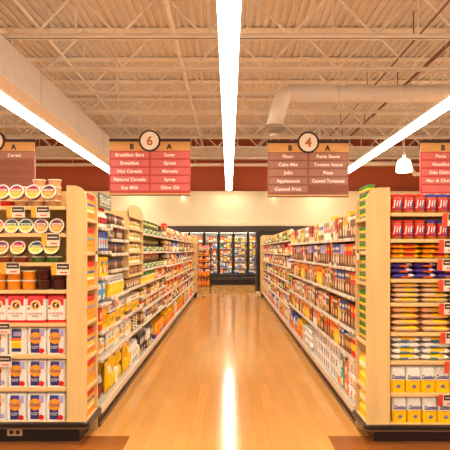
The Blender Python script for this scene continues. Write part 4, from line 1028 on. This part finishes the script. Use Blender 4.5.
for i in (3, 4):
    fill(-1, i, 0, [(blk_b, 3, 1), (bst, 2, 1), (blk_b, 1, 1)] if i == 3 else [(pur, 2, 1), (orb, 3, 1), (pur, 1, 1), (orb, 2, 1)])
    fill(-1, i, 1, [(lowm[0], 2, 1), (brn_flat, 1, 4), (lowm[2], 2, 1), (lowm[1], 2, 1)])
    fill(-1, i, 2, [(mixm[8], 3, 1), (mixm[9], 2, 1), (mixm[7], 3, 1)])
    fill(-1, i, 3, [(wb[0], 3, 1), (mixm[7], 3, 1), (wr_, 4, 1)])
    fill(-1, i, 4, [(gc, 9, 1)] if i == 3 else [(lowm[3], 3, 1), (lowm[1], 3, 1)])
    fill(-1, i, 5, [(gs[0], 2, 1), (gs[1], 3, 1)])
    fill(-1, i, 6, [(oj[0], 3, 1), (oj[1], 4, 1)])
    fill(-1, i, 7, [(gs[1], 3, 1), (gs[0], 3, 1)])
    fill(-1, i, 8, [(gj[0], 4, 1), (gj[1], 3, 1)])
    fill(-1, i, 9, [(gs[0], 3, 1), (gs[1], 2, 1)])
    fill(-1, i, 10, [(gj[1], 3, 1), (gj[0], 3, 1)])
otop = cx('cracker_box', 'tall orange-red cracker box', .10, .08, .24, [(.3, 'amber'), (.5, 'peach'), (.85, 'orange'), (1, 'red')], [('disc', .2, .3, .8, .6, 'orange')])
for i in range(5, 11):
    for lv in range(7):
        pool = R.sample(mixm, 3)
        if lv == 6: pool = [mixm[12], mixm[13], mixm[R.choice((1, 3, 10))]]
        if lv == 0: pool = [R.choice((orb, pur, yel_o)), R.choice((mixm[3], orb)), R.choice((wht_b, yel_o))]
        seq = [(m, R.randint(1, 3), 2 if m.cat == 'can' else 1) for m in pool]
        if i == 5 and lv == 6: seq = [(mixm[10], 1, 1), (otop, 2, 1), (mixm[12], 2, 1), (mixm[13], 9, 1)]
        fill(-1, i, lv, seq, tight=.012)

B = 'rear '
fill(-1, 0, 0, [(yel_p, 1, 1), (choc_p, 1, 1)], back=.20, row=B); fill(-1, 1, 0, [(wht_s, 2, 1), (yel_p, 3, 1)], back=.20, row=B); fill(-1, 2, 0, [(wht_b, 4, 1), (wht_s, 1, 1)], back=.20, row=B)
fill(-1, 0, 1, [(wht_s, 3, 1)], back=.18, row=B); fill(-1, 1, 1, [(wht_s, 3, 1), (snk[0], 2, 1)], back=.18, row=B); fill(-1, 3, 0, [(blk_b, 2, 1), (wht_b, 3, 1)], back=.22, row=B)
# -------- right run
rs = lambda s_: [(rb[k] if k in rb else dict(rcan=rcan, bcan=bcan, ytop=ytop)[k], n, 1) for k, n in s_]
fill(1, 0, 0, [(flour3, 3, 3), (orng_p, 1, 2), (teal_p, 1, 2), (sal_p, 1, 1), (flour2, 5, 3)])
fill(1, 0, 1, rs([('rcan', 3), ('bcan', 3), ('blue', 2), ('yellow', 2), ('orange', 2), ('brown', 2)]))
fill(1, 0, 2, rs([('red', 2), ('brown', 2), ('blue', 2), ('yellow', 1), ('brown', 2), ('orange', 2)]))
fill(1, 0, 3, rs([('red', 2), ('brown', 2), ('blue', 4), ('red', 1), ('brown', 2)]))
fill(1, 0, 4, rs([('brown', 1), ('red', 3), ('lil', 2), ('blue', 3), ('red', 2)]))
fill(1, 0, 5, rs([('brown', 2), ('ytop', 1), ('amber', 2), ('brown', 1), ('red', 1), ('crim', 1), ('pink', 1), ('ytop', 1), ('beige', 2)]))
pools = [['yellow', 'pink', 'orange', 'brown', 'red'], ['orange', 'brown', 'crim', 'beige', 'white'], ['red', 'brown', 'orange', 'yellow', 'beige'], ['red', 'crim', 'lil', 'brown', 'white'], ['amber', 'beige', 'crim', 'pink', 'yellow', 'white']]
for i in (1, 2, 3):
    fill(1, i, 0, [[(flour2, 2, 3), (flour2, 2, 2), (flour2, 1, 3), (flour2, 1, 2)], [(wht_f, 3, 3), (flour2, 2, 2), (yel_o, 2, 1)], [(yel_o, 1, 1), (blu_o, 3, 1), (sal_p, 2, 1), (blu_o, 2, 1), (wht_b, 3, 1)]][i - 1])
    for lv in range(1, 6):
        ks = pools[lv - 1][:]; R.shuffle(ks)
        fill(1, i, lv, rs([(k, R.randint(1, 3)) for k in ks]))
fill(1, 0, 0, [(flour3, 4, 2), (sal_p, 2, 1)], back=.16, row=B); fill(1, 1, 0, [(flour2, 9, 2)], back=.16, row=B)
for i in range(4, 10):
    for lv in range(7):
        pool = R.sample(mixm, 4)
        if lv == 6: pool = [mixm[12], mixm[13], mixm[11], mixm[10]]; R.shuffle(pool)
        if lv == 0: pool = [R.choice((orb, yel_o, blu_o)), R.choice((mixm[1], wht_b)), R.choice((sal_p, wht_b))]
        fill(1, i, lv, [(m, R.randint(1, 3), 2 if m.cat == 'can' else 1) for m in pool], tight=.012)

# green header board over the first left bay
hb = thing('header_sign', 'green header board over the nearest bay of the left run', 'sign', (LIP[-1] - .015, 4.31, 0))
mb = MB(); mb.box(-.012, 0, 0, .43, 1.80, 1.925, 'header_green', .003); mb.box(0, .001, .01, .42, 1.825, 1.831, 'tag_white')
A = Art(mb, lambda x, z, l: (.0 + l, x, z)); A.text('TEA & ASST', .215, 1.875, .058, 'letter_cream', .39, .02); part('board', mb, hb)
mb = MB()
for y in (.02, .40): mb.box(-.37, -.355, y, y + .015, 1.70, 1.9, 'rack_white'); mb.box(-.37, -.01, y, y + .015, 1.885, 1.9, 'rack_white')
part('bracket', mb, hb)

# cards hanging from the shelf rails
for n, (s, y, z, lb) in enumerate(((-1, 4.62, 1.60, 'under the white bottles of the first left bay'), (-1, 4.78, .965, 'below the yellow sugar sacks of the second left bay'), (-1, 4.86, .945, 'beside the card under the yellow sugar sacks'),
                             (-1, 5.0, .49, 'below the snack pouches of the second left bay'), (-1, 5.35, .49, 'second below the snack pouches, second left bay'),
                             (1, 4.62, .49, 'above the orange packets on the right base deck'), (1, 5.0, 1.25, 'under the blue-topped boxes of the nearest right bay'), (1, 5.25, 1.25, 'second under the blue-topped boxes, right run'),
                             (1, 5.2, 1.50, 'under the tall boxes on the top right shelf'), (1, 5.55, 1.50, 'second under tall boxes, top right shelf'), (1, 6.3, 1.0, 'under the third right shelf from the top'), (1, 6.9, 1.25, 'under the second right shelf past the blue-topped boxes'))):
    t = thing('shelf_card', 'small red and white shelf card ' + lb, 'price tag', (LIP[s] - s * .018, y, z), 0, 'hanging shelf cards')
    mb = MB(); mb.box(-.0015, .0015, -.035, .035, -.015, .075, 'tag_white'); part('card', mb, t)
    mb = MB(); mb.box(-.0025, .0025, -.0345, .0345, -.014, .026, 'tag_red' if n % 3 else 'tag_dark'); part('colour_panel', mb, t)
for s, y, z, lb in ((-1, 4.2, 1.36, 'small white card on the narrow left shelf'), (1, 4.16, 1.37, 'small white card on the narrow right shelf')):
    t = thing('shelf_card', lb, 'price tag', (XO[s] - s * .008, y, z), 0)
    mb = MB(); mb.box(-.0015, .0015, -.03, .03, -.0, .085, 'tag_white'); part('card', mb, t)
    mb = MB(); mb.box(-.0025, .0025, -.0295, .0295, .055, .084, 'tag_dark'); part('colour_panel', mb, t)

# end panels closing the far ends of both runs
for s, y0 in ((-1, 15.97), (1, 15.97)):
    xo, xi = s * .955, s * 2.9
    t = thing('end_display', f'wooden end unit closing the far end of the {SIDE[s]} run', 'shelf unit', (xo, y0, 0)); O = t.location
    def add(n, mb):
        mb.v = [(x - O.x, y - O.y, z) for x, y, z in mb.v]; part(n, mb, t)
    mb = MB(); dpanel(mb, s, xo, s * 1.32, y0, y0 + .03, .12, 1.90, 'maple'); add('end_panel', mb)
    mb = MB(); mb.box(s * 1.32, xi, y0, y0 + .03, .12, 1.78, 'maple'); add('back_board', mb)
    mb = MB(); mb.box(s * 1.0, xi, y0 + .03, y0 + .35, .0, .12, 'kick_black'); mb.box(xo, xi, y0, y0 + .36, .12, .16, 'bumper'); add('base', mb)
    mb = MB(); mb.box(xo + s * .02, xi, y0 + .03, y0 + .34, .9, .93, 'maple'); mb.box(xo + s * .02, xi, y0 + .03, y0 + .34, 1.4, 1.43, 'maple'); add('shelf', mb)

# ------------------------------------------------------------------ light and camera
w = bpy.data.worlds.new('World'); SC.world = w; w.use_nodes = True
w.node_tree.nodes['Background'].inputs['Color'].default_value = (1.0, .86, .68, 1)
w.node_tree.nodes['Background'].inputs['Strength'].default_value = AMB
cam = bpy.data.cameras.new('camera'); co = bpy.data.objects.new('camera', cam); C.objects.link(co)
co.location = (0, 0, 1.45); co.rotation_euler = (PI / 2, 0, 0)
cam.sensor_width = 36; cam.lens = 36 * 525 / 450; cam.shift_x = -4 / 450; cam.shift_y = 25 / 450; cam.clip_end = 200
SC.camera = co
SC.view_settings.view_transform = 'Standard'; SC.view_settings.look = 'None'; SC.view_settings.gamma = 1; SC.view_settings.use_curve_mapping = False
SC.view_settings.exposure = EXPO
